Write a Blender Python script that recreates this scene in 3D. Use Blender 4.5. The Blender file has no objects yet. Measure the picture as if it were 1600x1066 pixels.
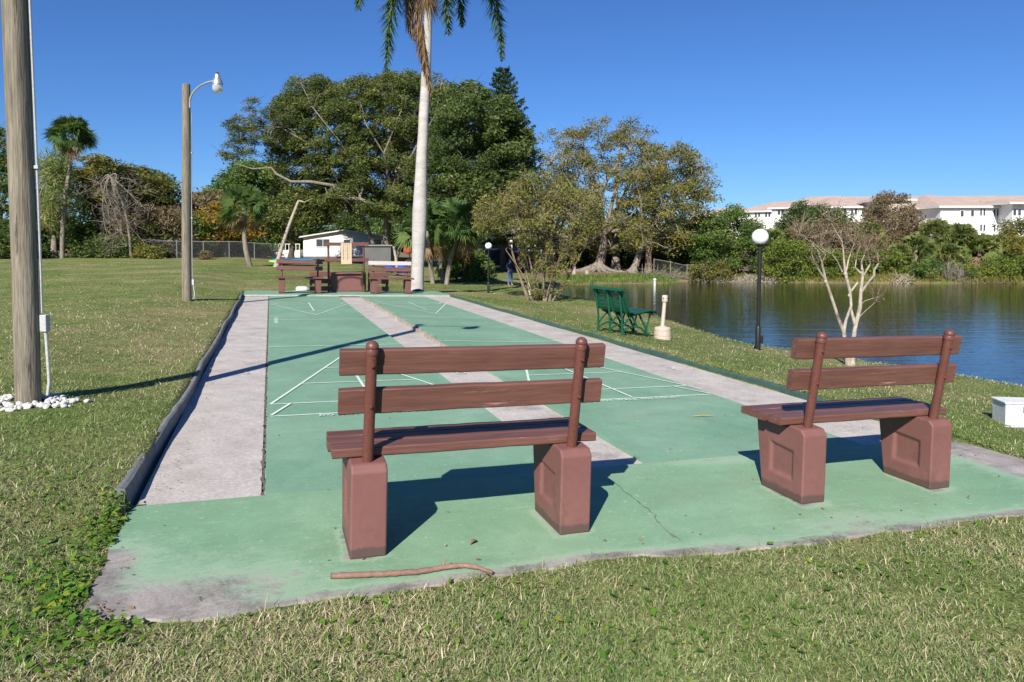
import bpy, bmesh, math, random
import numpy as np
from mathutils import Vector, Matrix

# ------------------------------------------------------------------ camera, sky, sun, exposure
FP = 1102.4            # focal length in pixels of the 1600 px wide photograph
H = 1.406              # camera height over the court
TILT = math.radians(2.5)
PR = 382 + FP*math.tan(TILT)
scn = bpy.context.scene
cam_d = bpy.data.cameras.new('camera'); cam = bpy.data.objects.new('camera', cam_d)
scn.collection.objects.link(cam); scn.camera = cam
cam.location = (0, 0, H); cam.rotation_euler = (math.radians(90)-TILT, 0, 0)
cam_d.sensor_width = 36; cam_d.lens = 36*FP/1600
cam_d.shift_x = 0; cam_d.shift_y = -(533-PR)/1600
cam_d.clip_start = .05; cam_d.clip_end = 3000

SUN_EL = math.radians(35.5); SUN_D = Vector((.288, .958, 0)).normalized()   # direction the shadows fall
world = bpy.data.worlds.new('World'); scn.world = world; world.use_nodes = True
wn = world.node_tree; bg = wn.nodes['Background']
sky = wn.nodes.new('ShaderNodeTexSky'); sky.sky_type = 'NISHITA'; sky.sun_disc = False
sky.sun_elevation = SUN_EL; sky.sun_rotation = math.atan2(-SUN_D.x, -SUN_D.y)
sky.altitude = 0; sky.air_density = 1.0; sky.dust_density = 0; sky.ozone_density = 6.0
tint = wn.nodes.new('ShaderNodeMix'); tint.data_type = 'RGBA'; tint.blend_type = 'MULTIPLY'; tint.inputs[0].default_value = 1
tint.inputs[7].default_value = (.375, .55, .80, 1); wn.links.new(sky.outputs[0], tint.inputs[6]); wn.links.new(tint.outputs[2], bg.inputs[0]); bg.inputs[1].default_value = .085
sl = bpy.data.lights.new('sun', 'SUN'); sl.energy = 4.6; sl.angle = math.radians(.5); sl.color = (1, .945, .85)
so = bpy.data.objects.new('sun', sl); scn.collection.objects.link(so)
light_dir = Vector((SUN_D.x*math.cos(SUN_EL), SUN_D.y*math.cos(SUN_EL), -math.sin(SUN_EL)))
so.rotation_euler = light_dir.to_track_quat('-Z', 'Y').to_euler()
scn.view_settings.view_transform = 'Standard'; scn.view_settings.look = 'None'
scn.view_settings.exposure = .77; scn.view_settings.gamma = 1
scn.cycles.max_bounces = 6; scn.cycles.transparent_max_bounces = 8
scn.cycles.caustics_reflective = False; scn.cycles.caustics_refractive = False

# ------------------------------------------------------------------ places
TH = .3298; CX, CY = -2.0, 5.6986; S = .026
EU = np.array([-math.sin(TH), math.cos(TH)]); EV = np.array([math.cos(TH), math.sin(TH)])
def w(v, u): return CX + v*EV[0] + u*EU[0], CY + v*EV[1] + u*EU[1]
def uv(x, y): return (x-CX)*EU[0]+(y-CY)*EU[1], (x-CX)*EV[0]+(y-CY)*EV[1]
def sst(x, a, b):
    t = np.clip((x-a)/(b-a), 0, 1); return t*t*(3-2*t)
_sh = [w(12.3, -30), w(11.9, -6), w(11.6, 2.2), w(10.95, 5), w(10.5, 7.4), w(11.5, 11.6), w(12.4, 16.1), w(12.9, 24.6)]
LAKE = _sh + [(1.6, 37.5), (2.6, 41.5), (5.5, 43), (9.6, 43.2), (11.2, 46), (15, 45), (20, 43.8), (31, 43), (60, 43), (110, 40), (110, -35)]
def lake_d(x, y):
    """signed distance: positive on land"""
    P = np.array(LAKE); Q = np.roll(P, -1, 0)
    best = np.full(x.shape, 1e9); ins = np.zeros(x.shape, bool)
    for (ax, ay), (bx, by) in zip(P, Q):
        dx, dy = bx-ax, by-ay
        t = np.clip(((x-ax)*dx+(y-ay)*dy)/(dx*dx+dy*dy), 0, 1)
        best = np.minimum(best, np.hypot(x-ax-t*dx, y-ay-t*dy))
        c = ((ay > y) != (by > y)) & (x < (bx-ax)*(y-ay)/((by-ay) if by != ay else 1e-9)+ax)
        ins ^= c
    return np.where(ins, -best, best)
def gz(x, y, bumps=True):
    x = np.asarray(x, float); y = np.asarray(y, float)
    u, v = uv(x, y)
    side = np.interp(v, [-60, -2.5, -.72, 5.13, 5.14, 9, 14], [.30, .25, .09, -.13, -.06, -.50, -.6])
    front = np.interp(v, [-60, -.7, 5.2, 14], [.03, .007, -.146, -.5])
    far = np.interp(v, [-60, -2.5, -.72, 5.13, 9, 14], [.30, .22, .03, -.16, -.50, -.6])
    z = front + (side-front)*sst(u, -3.2, -1.4)*np.where(v > 0, 1., np.where(v > -.70, 0., np.maximum(sst(-.70-v, .0, .55), sst(u, -2.3, -1.86))))
    k = sst(u, 13.5, 16)
    z = z + (far-z)*k
    if bumps:
        b = .012*np.sin(1.9*x+.7*y)+.010*np.sin(2.7*y-1.1*x+1)+.008*np.sin(4.3*x+3.1*y)+.03*np.sin(.33*x+.21*y)*sst(np.hypot(x, y), 8, 20)
        edge = np.maximum(np.maximum(-.72-v, v-5.14), np.maximum(-3.25-u, u-15.9))
        z = z + b*np.clip(edge/.8, 0, 1)
    d = lake_d(x, y)
    dl = np.maximum(d, 0)
    cap = -1.0 + np.where(dl < 2, .46*(dl/2)**.7, .46+.12*(dl-2))
    z = np.where(d < 0, -1.0+np.maximum(d, -4)*.35, np.minimum(z, cap))
    inside = (v > -.60) & (v < 5.05) & (u > -3.05) & (u < 15.85)
    kb = (v > -.70) & (v <= -.60) & (u > -1.84) & (u < 15.9); z = np.where(kb, -.03, z)
    z = np.where(inside, -S*v-.10, z)
    return z
def g(x, y): return float(gz(np.array([x]), np.array([y]))[0])
def ray(px, py):
    xx = (np.asarray(px, float)-800)/FP; yc = (PR-np.asarray(py, float))/FP
    return xx, math.cos(TILT)+yc*math.sin(TILT), -math.sin(TILT)+yc*math.cos(TILT)
def atY(px, py, Y):
    a, b, c = ray(px, py); t = Y/b
    return Vector((float(a*t), float(Y), float(H+c*t)))
def ground(px, py):
    a, b, c = ray(px, py); z = -.1
    for i in range(30):
        t = (z-H)/c; z = .5*z+.5*g(a*t, b*t)
    return Vector((float(a*t), float(b*t), z))
def court(px, py, off=0.):
    a, b, c = ray(px, py)
    n0, n1 = S*EV[0], S*EV[1]
    t = -(H-S*(CX*EV[0]+CY*EV[1])-off)/(a*n0+b*n1+c)
    return Vector((float(a*t), float(b*t), float(H+c*t)))

# ------------------------------------------------------------------ objects, tags
col = scn.collection
def link(o, parent=None):
    col.objects.link(o)
    if parent: o.parent = parent
    return o
def tag(o, label, cat, group=None):
    o['label'] = label; o['category'] = cat
    if group: o['group'] = group
    return o
def thing(name, label, cat, loc=(0, 0, 0), rz=0, group=None):
    o = bpy.data.objects.new(name, None); o.location = loc; o.rotation_euler = (0, 0, rz); o.empty_display_size = .2
    return tag(link(o), label, cat, group)
def setting(o, kind='structure'): o['kind'] = kind; return o
def dup(root, loc, rz, label, scale=None):
    r = root.copy(); link(r); r.location = loc; r.rotation_euler = (0, 0, rz); r['label'] = label
    if scale: r.scale = scale
    for ch in root.children:
        c = ch.copy(); link(c, r)
        for gc in ch.children: link(gc.copy(), c)
    return r

class MB:
    """collects vertices and faces of ONE mesh"""
    def __init__(s): s.v = []; s.f = []; s.n = 0; s.a = []; s.sm = []
    def add(s, V, F, var=0., smooth=False):
        V = [tuple(map(float, p)) for p in V]
        s.v += V; s.f += [tuple(i+s.n for i in f) for f in F]; s.sm += [smooth]*len(F)
        s.a += [var]*len(V) if np.isscalar(var) else list(var); s.n += len(V); return s
    def box(s, c, d, rot=None, taper=1.):
        V = []
        for z in (-.5, .5):
            k = taper if z > 0 else 1
            for a, b in ((-.5, -.5), (.5, -.5), (.5, .5), (-.5, .5)):
                p = Vector((a*d[0]*k, b*d[1]*k, z*d[2]))
                if rot is not None: p = rot @ p
                V.append(p+Vector(c))
        return s.add(V, [(3, 2, 1, 0), (4, 5, 6, 7), (0, 1, 5, 4), (1, 2, 6, 5), (2, 3, 7, 6), (3, 0, 4, 7)])
    def bar(s, a, b, wd, th, up=(0, 0, 1)):
        a, b = Vector(a), Vector(b); d = (b-a); L = d.length; d.normalize()
        r = d.cross(Vector(up)).normalized(); q = r.cross(d).normalized()
        R = Matrix((r, d, q)).transposed()
        return s.box((a+b)/2, (wd, L, th), R)
    def tube(s, pts, rad, n=8, cap=True, var=0.):
        pts = [Vector(p) for p in pts]; m = len(pts)
        if np.isscalar(rad): rad = [rad]*m
        t0 = (pts[1]-pts[0]).normalized()
        ref = Vector((0, 0, 1)) if abs(t0.z) < .9 else Vector((1, 0, 0))
        x = t0.cross(ref).normalized(); V = []
        for i in range(m):
            t = (pts[min(i+1, m-1)]-pts[max(i-1, 0)]).normalized()
            x = (x-t*x.dot(t)); x = x.normalized() if x.length > 1e-6 else t.orthogonal().normalized()
            y = t.cross(x)
            for k in range(n):
                a = 2*math.pi*k/n; V.append(pts[i]+(x*math.cos(a)+y*math.sin(a))*rad[i])
        F = [(i*n+k, i*n+(k+1) % n, (i+1)*n+(k+1) % n, (i+1)*n+k) for i in range(m-1) for k in range(n)]
        s.add(V, F, var, True)
        if cap: s.f += [tuple(s.n-m*n+k for k in reversed(range(n))), tuple(s.n-n+k for k in range(n))]; s.sm += [False]*2
        return s
    def lathe(s, prof, c=(0, 0, 0), n=16, var=0.):
        V = [(c[0]+r*math.cos(2*math.pi*k/n), c[1]+r*math.sin(2*math.pi*k/n), c[2]+z) for r, z in prof for k in range(n)]
        m = len(prof)
        F = [(i*n+k, i*n+(k+1) % n, (i+1)*n+(k+1) % n, (i+1)*n+k) for i in range(m-1) for k in range(n)]
        s.add(V, F, var, True)
        s.f += [tuple(s.n-m*n+k for k in reversed(range(n))), tuple(s.n-n+k for k in range(n))]; s.sm += [False]*2
        return s
    def poly(s, P, z0, z1):
        n = len(P); V = [(x, y, z0) for x, y in P]+[(x, y, z1) for x, y in P]
        return s.add(V, [tuple(reversed(range(n))), tuple(range(n, 2*n))]+[(i, (i+1) % n, n+(i+1) % n, n+i) for i in range(n)])
    def grid(s, X, Y, fz):
        V = [(x, y, fz(x, y)) for y in Y for x in X]; n = len(X)
        return s.add(V, [(j*n+i, j*n+i+1, (j+1)*n+i+1, (j+1)*n+i) for j in range(len(Y)-1) for i in range(n-1)])
    def build(s, name, m, parent=None, bevel=0, seg=2, loc=None, rz=None):
        me = bpy.data.meshes.new(name); me.from_pydata(s.v, [], s.f)
        me.polygons.foreach_set('use_smooth', s.sm)
        if any(s.sm): me.set_sharp_from_angle(angle=math.radians(38))
        at = me.attributes.new('var', 'FLOAT', 'POINT'); at.data.foreach_set('value', np.array(s.a, 'f'))
        me.materials.append(m); o = link(bpy.data.objects.new(name, me), parent)
        if bevel:
            b = o.modifiers.new('bevel', 'BEVEL'); b.width = bevel; b.segments = seg; b.limit_method = 'ANGLE'; b.angle_limit = math.radians(28)
        if loc is not None: o.location = loc
        if rz is not None: o.rotation_euler = (0, 0, rz)
        return o
def np_mesh(name, V, nper, m, parent=None, var=None, faces=None):
    """V: (N*nper,3) polygons of nper corners each"""
    V = np.ascontiguousarray(V, 'f').reshape(-1, 3)
    me = bpy.data.meshes.new(name)
    me.vertices.add(len(V)); me.vertices.foreach_set('co', V.ravel())
    idx = np.arange(len(V), dtype='i') if faces is None else np.ascontiguousarray(faces, 'i').ravel()
    nf = len(idx)//nper
    me.loops.add(len(idx)); me.loops.foreach_set('vertex_index', idx)
    me.polygons.add(nf); me.polygons.foreach_set('loop_start', np.arange(nf, dtype='i')*nper)
    me.update(calc_edges=True)
    if var is not None:
        at = me.attributes.new('var', 'FLOAT', 'POINT'); at.data.foreach_set('value', np.ascontiguousarray(var, 'f').ravel())
    me.materials.append(m)
    return link(bpy.data.objects.new(name, me), parent)

# ------------------------------------------------------------------ materials
def newmat(name):
    m = bpy.data.materials.new(name); m.use_nodes = True
    nt = m.node_tree; return m, nt, nt.nodes['Principled BSDF']
def N(nt, t, **k):
    n = nt.nodes.new(t)
    for a, b in k.items(): setattr(n, a, b)
    return n
def noise(nt, scale, detail=4, rough=.6, vec=None, dist=0):
    n = N(nt, 'ShaderNodeTexNoise'); n.inputs['Scale'].default_value = scale; n.inputs['Detail'].default_value = detail
    n.inputs['Roughness'].default_value = rough; n.inputs['Distortion'].default_value = dist
    if vec is not None: nt.links.new(vec, n.inputs['Vector'])
    return n.outputs['Fac']
def coords(nt, scale=(1, 1, 1), which='Object'):
    t = N(nt, 'ShaderNodeTexCoord'); mp = N(nt, 'ShaderNodeMapping'); mp.inputs['Scale'].default_value = scale
    nt.links.new(t.outputs[which], mp.inputs['Vector']); return mp.outputs[0]
def ramp(nt, fac, stops):
    r = N(nt, 'ShaderNodeValToRGB'); e = r.color_ramp.elements
    while len(e) < len(stops): e.new(.5)
    for i, (p, c) in enumerate(stops): e[i].position = p; e[i].color = (c[0], c[1], c[2], 1) if not np.isscalar(c) else (c, c, c, 1)
    nt.links.new(fac, r.inputs[0]); return r.outputs[0]
def mix(nt, a, b, fac, mode='MIX'):
    n = N(nt, 'ShaderNodeMix', data_type='RGBA', blend_type=mode)
    for sock, val in ((n.inputs[0], fac), (n.inputs[6], a), (n.inputs[7], b)):
        if hasattr(val, 'node'): nt.links.new(val, sock)
        elif np.isscalar(val): sock.default_value = val
        else: sock.default_value = (*val, 1)
    return n.outputs[2]
def bump(nt, b, h, dist=.01, strength=.6):
    n = N(nt, 'ShaderNodeBump'); n.inputs['Distance'].default_value = dist; n.inputs['Strength'].default_value = strength
    nt.links.new(h, n.inputs['Height']); nt.links.new(n.outputs[0], b.inputs['Normal'])
def surf(name, c1, c2, scale=6, rough=.7, metal=0, stretch=(1, 1, 1), bd=.003, fine=60, spec=.4, fc=1., c3=None, k3=(.62, .75), s3=3):
    m, nt, b = newmat(name); v = coords(nt, stretch)
    n1 = noise(nt, scale, 6, .65, v); n2 = noise(nt, fine, 3, .6, v)
    c = ramp(nt, n1, [(.3, c1), (.7, c2)])
    c = mix(nt, c, (.5, .5, .5), .0)
    d = ramp(nt, n2, [(.3, 1-.22*fc), (.7, 1+.12*fc)])
    c = mix(nt, c, d, 1., 'MULTIPLY')
    if c3 is not None:
        n3 = noise(nt, s3, 7, .7, v, .3); f = ramp(nt, n3, [(k3[0], 0.), (k3[1], 1.)]); c = mix(nt, c, c3, f)
    nt.links.new(c, b.inputs['Base Color']); b.inputs['Roughness'].default_value = rough; b.inputs['Metallic'].default_value = metal
    b.inputs['Specular IOR Level'].default_value = spec
    if bd: bump(nt, b, n2, bd)
    return m
GAIN = {'grass_blades': 1.85, 'broad_weed_leaves': 1.0, 'f_dead': 1.0, 'f_gold': .85, 'f_poin': 1.95, 'f_pine': 1.8, 'f_dark': 2.5, 'f_mid': 1.9}
def leafmat(name, cols, trans=.42, rough=.5, patch=.35):
    """cols: ramp over the per-leaf attribute"""
    m, nt, b = newmat(name); at = N(nt, 'ShaderNodeAttribute', attribute_name='var')
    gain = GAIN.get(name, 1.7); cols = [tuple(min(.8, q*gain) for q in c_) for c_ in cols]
    n = len(cols); c = ramp(nt, at.outputs['Fac'], [(i/(n-1), q) for i, q in enumerate(cols)])
    b.inputs['Roughness'].default_value = rough; b.inputs['Specular IOR Level'].default_value = .25
    nt.links.new(c, b.inputs['Base Color'])
    t = N(nt, 'ShaderNodeBsdfTranslucent'); mx = N(nt, 'ShaderNodeMixShader'); mx.inputs[0].default_value = trans
    c2 = mix(nt, c, (1.0, 1.1, .5), .35, 'MULTIPLY'); nt.links.new(c2, t.inputs[0])
    nt.links.new(b.outputs[0], mx.inputs[1]); nt.links.new(t.outputs[0], mx.inputs[2])
    nt.links.new(mx.outputs[0], nt.nodes['Material Output'].inputs[0]); return m
M = {}
M['concrete'] = surf('concrete', (.375, .340, .310), (.535, .488, .450), 3.0, .9, fine=45, c3=(.16, .14, .13), k3=(.56, .80), s3=2.4)
M['conc_edge'] = surf('conc_edge', (.24, .21, .18), (.38, .33, .29), 5, .95, fine=30)
M['brown_conc'] = surf('brown_painted_concrete', (.170, .072, .062), (.205, .092, .080), 3.5, .60, fine=26, bd=.0012, fc=.30, c3=(.10, .045, .038), k3=(.60, .80), s3=4)
m_ = M['brown_conc']; nt_ = m_.node_tree; b_ = nt_.nodes['Principled BSDF']; src = b_.inputs['Base Color'].links[0].from_socket
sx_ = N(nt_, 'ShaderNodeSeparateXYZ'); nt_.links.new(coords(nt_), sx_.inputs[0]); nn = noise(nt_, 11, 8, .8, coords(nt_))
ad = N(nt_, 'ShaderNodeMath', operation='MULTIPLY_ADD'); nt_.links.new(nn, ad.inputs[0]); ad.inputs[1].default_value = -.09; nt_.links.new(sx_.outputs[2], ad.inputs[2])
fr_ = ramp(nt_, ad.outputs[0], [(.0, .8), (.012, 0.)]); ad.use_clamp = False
ch_ = ramp(nt_, noise(nt_, 38, 4, .7, coords(nt_)), [(.69, 0.), (.73, .75)])
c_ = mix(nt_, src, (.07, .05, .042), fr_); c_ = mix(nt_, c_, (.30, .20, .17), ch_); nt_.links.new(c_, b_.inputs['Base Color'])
M['brown_wood'] = surf('brown_painted_wood', (.108, .047, .036), (.175, .078, .060), 2.6, .5, stretch=(.5, 7, 7), fine=9, bd=.004, fc=.95, c3=(.36, .22, .19), k3=(.60, .74), s3=4)
M['brown_metal'] = surf('brown_painted_pipe', (.12, .045, .034), (.15, .056, .043), 8, .42, fine=80, bd=.001)
M['grey_wood'] = surf('bare_grey_plank', (.42, .38, .34), (.55, .50, .46), 5, .8, stretch=(.4, 5, 5))
M['pole_wood'] = surf('weathered_pole_wood', (.11, .092, .066), (.30, .262, .20), 5, .85, stretch=(4, 4, .22), fine=20, bd=.014, c3=(.05, .04, .03), k3=(.56, .66), s3=5)
M['galv'] = surf('galvanised_metal', (.42, .42, .43), (.55, .55, .56), 12, .42, .7, bd=0)
M['pvc'] = surf('grey_plastic_conduit', (.42, .42, .42), (.50, .50, .50), 5, .5, bd=0)
M['kerb'] = surf('grey_kerb', (.13, .135, .14), (.22, .22, .22), 6, .85, fine=50, bd=.006)
M['kerb_green'] = surf('green_kerb_board', (.03, .075, .058), (.055, .115, .09), 5, .75, fine=40, c3=(.12, .11, .09), k3=(.6, .8))
M['white_paint'] = surf('white_paint', (.62, .62, .60), (.75, .75, .73), 3, .5, fine=30, bd=0)
M['black'] = surf('black_metal', (.012, .012, .014), (.02, .02, .022), 8, .4, bd=0)
M['green_metal'] = surf('green_powder_coated_metal', (.004, .060, .030), (.008, .090, .045), 8, .38, bd=0)
M['beige'] = surf('beige_plastic', (.46, .385, .31), (.55, .465, .38), 6, .6, bd=0)
M['dark'] = surf('dark_hole', (.01, .01, .01), (.012, .012, .012), 4, .9, bd=0)
M['bark_grey'] = surf('grey_bark', (.12, .10, .08), (.30, .26, .21), 3, .9, stretch=(2, 2, .6), fine=14, bd=.03)
M['bark_pale'] = surf('pale_bark', (.26, .22, .17), (.46, .40, .32), 6, .85, stretch=(1, 1, .6), fine=24, bd=.006, c3=(.08, .06, .045), k3=(.56, .66), s3=7)
M['bark_dark'] = surf('dark_bark', (.05, .04, .03), (.12, .10, .08), 3, .9, fine=14, bd=.02)
M['bark_brown'] = surf('brown_twigs', (.14, .10, .07), (.28, .21, .15), 3, .9, fine=14, bd=0)
M['palm_trunk'] = surf('royal_palm_trunk', (.36, .335, .31), (.52, .485, .455), 1.4, .85, stretch=(1, 1, 3), fine=18, bd=.008, c3=(.16, .14, .12), k3=(.60, .72), s3=2)
M['roof'] = surf('tan_roof_tiles', (.40, .295, .245), (.50, .38, .32), .4, .85, fine=3, bd=.03)
M['stucco'] = surf('white_stucco', (.70, .69, .67), (.78, .77, .75), .5, .8, fine=8, bd=0)
M['glass'] = surf('window_glass', (.035, .045, .055), (.07, .08, .09), .6, .12, bd=0)
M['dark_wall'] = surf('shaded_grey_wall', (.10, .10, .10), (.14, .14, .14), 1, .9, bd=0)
M['grey_roof'] = surf('grey_shingles', (.20, .19, .18), (.28, .27, .26), 1, .9, bd=0)
M['red_paint'] = surf('orange_red_car_paint', (.42, .08, .04), (.46, .09, .045), 2, .3, bd=0)
M['grey_paint'] = surf('dark_grey_car_paint', (.05, .055, .06), (.07, .075, .08), 2, .3, bd=0)
M['lens'] = surf('headlight_lens', (.7, .7, .68), (.75, .75, .7), 2, .15, bd=0)
M['skin'] = surf('skin', (.42, .25, .18), (.46, .28, .2), 4, .6, bd=0)
M['hair'] = surf('brown_hair', (.04, .025, .015), (.06, .04, .025), 8, .7, bd=0)
M['navy'] = surf('navy_shirt', (.015, .022, .07), (.02, .03, .085), 5, .9, bd=0)
M['jeans'] = surf('blue_jeans', (.06, .13, .32), (.09, .18, .40), 6, .9, bd=0)
M['paper'] = surf('tan_score_board', (.52, .40, .26), (.60, .47, .32), 6, .8, bd=0)
M['ink'] = surf('black_lettering', (.03, .03, .03), (.04, .04, .04), 6, .8, bd=0)
M['kayak_green'] = surf('lime_green_plastic', (.30, .62, .08), (.36, .70, .10), 3, .35, bd=0)
M['kayak_blue'] = surf('blue_plastic', (.01, .16, .30), (.015, .20, .36), 3, .35, bd=0)
M['blue_cloth'] = surf('blue_cloth', (.01, .05, .32), (.015, .07, .40), 5, .7, bd=0)
M['red_cloth'] = surf('red_cloth', (.45, .05, .02), (.5, .07, .03), 5, .7, bd=0)
M['rock'] = surf('white_rock', (.55, .53, .50), (.74, .72, .70), 9, .85, fine=60, bd=.004)
M['stick'] = surf('peeling_stick_bark', (.18, .10, .075), (.30, .17, .13), 8, .8, fine=60, bd=.004, c3=(.5, .4, .32), k3=(.66, .75), s3=14)
M['cut_wood'] = surf('cut_wood', (.55, .42, .28), (.62, .5, .35), 10, .8, bd=0)
M['crack'] = surf('dark_crack', (.09, .085, .075), (.15, .14, .12), 20, .95, bd=0)
M['leaf_y'] = surf('yellow_leaf', (.42, .30, .03), (.5, .38, .05), 9, .6, bd=0)
M['leaf_b'] = surf('brown_leaf', (.20, .12, .06), (.3, .18, .1), 9, .7, bd=0)
M['dirt'] = surf('bare_dirt', (.22, .15, .11), (.34, .25, .19), 5, .95, fine=30, bd=.02)
# globe: white acrylic
m, nt, b = newmat('white_acrylic_globe'); b.inputs['Base Color'].default_value = (.82, .82, .83, 1); b.inputs['Roughness'].default_value = .25
b.inputs['Subsurface Weight'].default_value = .3; b.inputs['Subsurface Radius'].default_value = (.05, .05, .05); M['globe'] = m
m, nt, b = newmat('clear_lamp_glass'); b.inputs['Base Color'].default_value = (.8, .8, .82, 1); b.inputs['Roughness'].default_value = .1; b.inputs['Transmission Weight'].default_value = .6; M['lampglass'] = m
# painted lane
def lanemat(name, wear=False):
    m, nt, b = newmat(name); v = coords(nt)
    big = noise(nt, .9, 5, .6, v); mid = noise(nt, 5, 6, .7, v, .4); fine = noise(nt, 90, 3, .6, v)
    c = ramp(nt, big, [(.32, (.150, .290, .188)), (.5, (.180, .325, .220)), (.68, (.220, .365, .255))])
    c = mix(nt, c, ramp(nt, mid, [(.25, .86), (.75, 1.09)]), 1., 'MULTIPLY')
    sv = coords(nt, (.5, 2.2, 1)); st = noise(nt, 1.6, 5, .65, sv, .6)
    c = mix(nt, c, (.20, .27, .19), ramp(nt, st, [(.52, 0.), (.78, .75)]))
    c = mix(nt, c, ramp(nt, fine, [(.3, .9), (.7, 1.05)]), 1., 'MULTIPLY')
    sp = noise(nt, 34, 2, .5, v); c = mix(nt, c, (.34, .47, .34), ramp(nt, sp, [(.66, 0.), (.74, .6)]))
    sv3 = coords(nt, (1.5, 22, 1)); s3_ = noise(nt, 1.2, 4, .6, sv3, .4); c = mix(nt, c, (.40, .50, .40), ramp(nt, s3_, [(.62, 0.), (.74, .30)]))
    chp = noise(nt, 15, 6, .8, v); c = mix(nt, c, (.36, .34, .30), ramp(nt, chp, [(.70, 0.), (.735, .7)]))
    dk = noise(nt, .8, 6, .7, coords(nt, (1, .6, 1)), .8); c = mix(nt, c, (.10, .16, .12), ramp(nt, dk, [(.62, 0.), (.78, .5)]))
    if wear:
        at = N(nt, 'ShaderNodeAttribute', attribute_name='var')
        wn1 = noise(nt, 7, 8, .75, v, .5); sv2 = coords(nt, (1.2, 5, 1)); wn2 = noise(nt, 4, 6, .7, sv2, .3)
        add = N(nt, 'ShaderNodeMath', operation='ADD'); nt.links.new(wn1, add.inputs[0]); nt.links.new(wn2, add.inputs[1])
        a2 = N(nt, 'ShaderNodeMath', operation='MULTIPLY_ADD'); nt.links.new(add.outputs[0], a2.inputs[0]); a2.inputs[1].default_value = .5; nt.links.new(at.outputs['Fac'], a2.inputs[2])
        gr = noise(nt, 48, 5, .75, v); a3 = N(nt, 'ShaderNodeMath', operation='MULTIPLY_ADD'); nt.links.new(gr, a3.inputs[0]); a3.inputs[1].default_value = .42; nt.links.new(a2.outputs[0], a3.inputs[2])
        a4 = N(nt, 'ShaderNodeMath', operation='SUBTRACT'); nt.links.new(a3.outputs[0], a4.inputs[0]); a4.inputs[1].default_value = .21; a2 = a4
        # var 0 = paint intact, 1 = bare
        f = ramp(nt, a2.outputs[0], [(.80, 0.), (1.0, 1.)])
        cc = ramp(nt, noise(nt, 3.2, 7, .7, v, .5), [(.36, (.13, .12, .11)), (.52, (.30, .27, .25)), (.68, (.45, .40, .37))])
        cc = mix(nt, cc, ramp(nt, fine, [(.3, .8), (.7, 1.1)]), 1., 'MULTIPLY')
        c = mix(nt, c, (1.10, 1.06, .96), 1., 'MULTIPLY')
        f2 = ramp(nt, a2.outputs[0], [(.56, 0.), (.80, .6)])
        c = mix(nt, c, (.33, .45, .32), f2)
        c = mix(nt, c, cc, f)
    nt.links.new(c, b.inputs['Base Color']); b.inputs['Roughness'].default_value = .72; b.inputs['Specular IOR Level'].default_value = .3
    bump(nt, b, fine, .002, .5); return m
M['lane'] = lanemat('green_court_paint'); M['slab'] = lanemat('worn_green_paint_on_concrete', True)
# line paint, worn
m, nt, b = newmat('pale_line_paint'); v = coords(nt); f = ramp(nt, noise(nt, 22, 5, .7, v), [(.52, 0.), (.74, .75)])
c = mix(nt, (.62, .72, .63), (.22, .42, .29), f); nt.links.new(c, b.inputs['Base Color']); b.inputs['Roughness'].default_value = .7; M['line'] = m
m, nt, b = newmat('worn_white_numbers'); v = coords(nt); f = ramp(nt, noise(nt, 18, 5, .7, v), [(.48, 0.), (.62, .95)])
c = mix(nt, (.72, .70, .64), (.42, .38, .35), f); nt.links.new(c, b.inputs['Base Color']); M['number'] = m
# lawn base
m, nt, b = newmat('lawn'); v = coords(nt)
n1 = noise(nt, .28, 5, .6, v); n2 = noise(nt, 2.1, 6, .7, v, .4); n3 = noise(nt, 34, 4, .75, v); n4 = noise(nt, 9, 4, .7, v)
c = ramp(nt, n1, [(.38, (.14, .185, .055)), (.5, (.19, .205, .08)), (.62, (.28, .24, .13))])
c = mix(nt, c, ramp(nt, n2, [(.35, (.55, .75, .45)), (.65, (1.25, 1.15, 1.1))]), .8, 'MULTIPLY')
c = mix(nt, c, ramp(nt, n3, [(.32, .35), (.5, .95), (.7, 1.6)]), .85, 'MULTIPLY')
c = mix(nt, c, ramp(nt, n4, [(.32, .7), (.68, 1.25)]), .8, 'MULTIPLY')
at = N(nt, 'ShaderNodeAttribute', attribute_name='var')
c = mix(nt, c, ramp(nt, n4, [(.35, (.13, .085, .05)), (.65, (.27, .19, .13))]), at.outputs['Fac'])
nt.links.new(c, b.inputs['Base Color']); b.inputs['Roughness'].default_value = .95; b.inputs['Specular IOR Level'].default_value = .1
bump(nt, b, n3, .03, .8); M['lawn'] = m
M['blade'] = leafmat('grass_blades', [(.058, .096, .026), (.100, .142, .046), (.150, .180, .070), (.235, .210, .118), (.36, .30, .21)], .25, .55)
M['weed'] = leafmat('broad_weed_leaves', [(.05, .14, .015), (.10, .22, .02), (.18, .27, .03), (.45, .36, .03)], .3, .45)
# water
m, nt, b = newmat('lake_water'); b.inputs['Base Color'].default_value = (.016, .022, .012, 1); b.inputs['Roughness'].default_value = .03
b.inputs['IOR'].default_value = 1.55; b.inputs['Specular IOR Level'].default_value = .5
v = coords(nt, (.22, 1.5, 1)); a1 = noise(nt, 1.2, 4, .5, v, .5); v2 = coords(nt, (.6, 3.0, 1)); a2 = noise(nt, 4.0, 3, .5, v2, .3)
s_ = N(nt, 'ShaderNodeMath', operation='MULTIPLY_ADD'); nt.links.new(a2, s_.inputs[0]); s_.inputs[1].default_value = .35; nt.links.new(a1, s_.inputs[2])
bump(nt, b, s_.outputs[0], .020, .7); M['water'] = m
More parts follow.
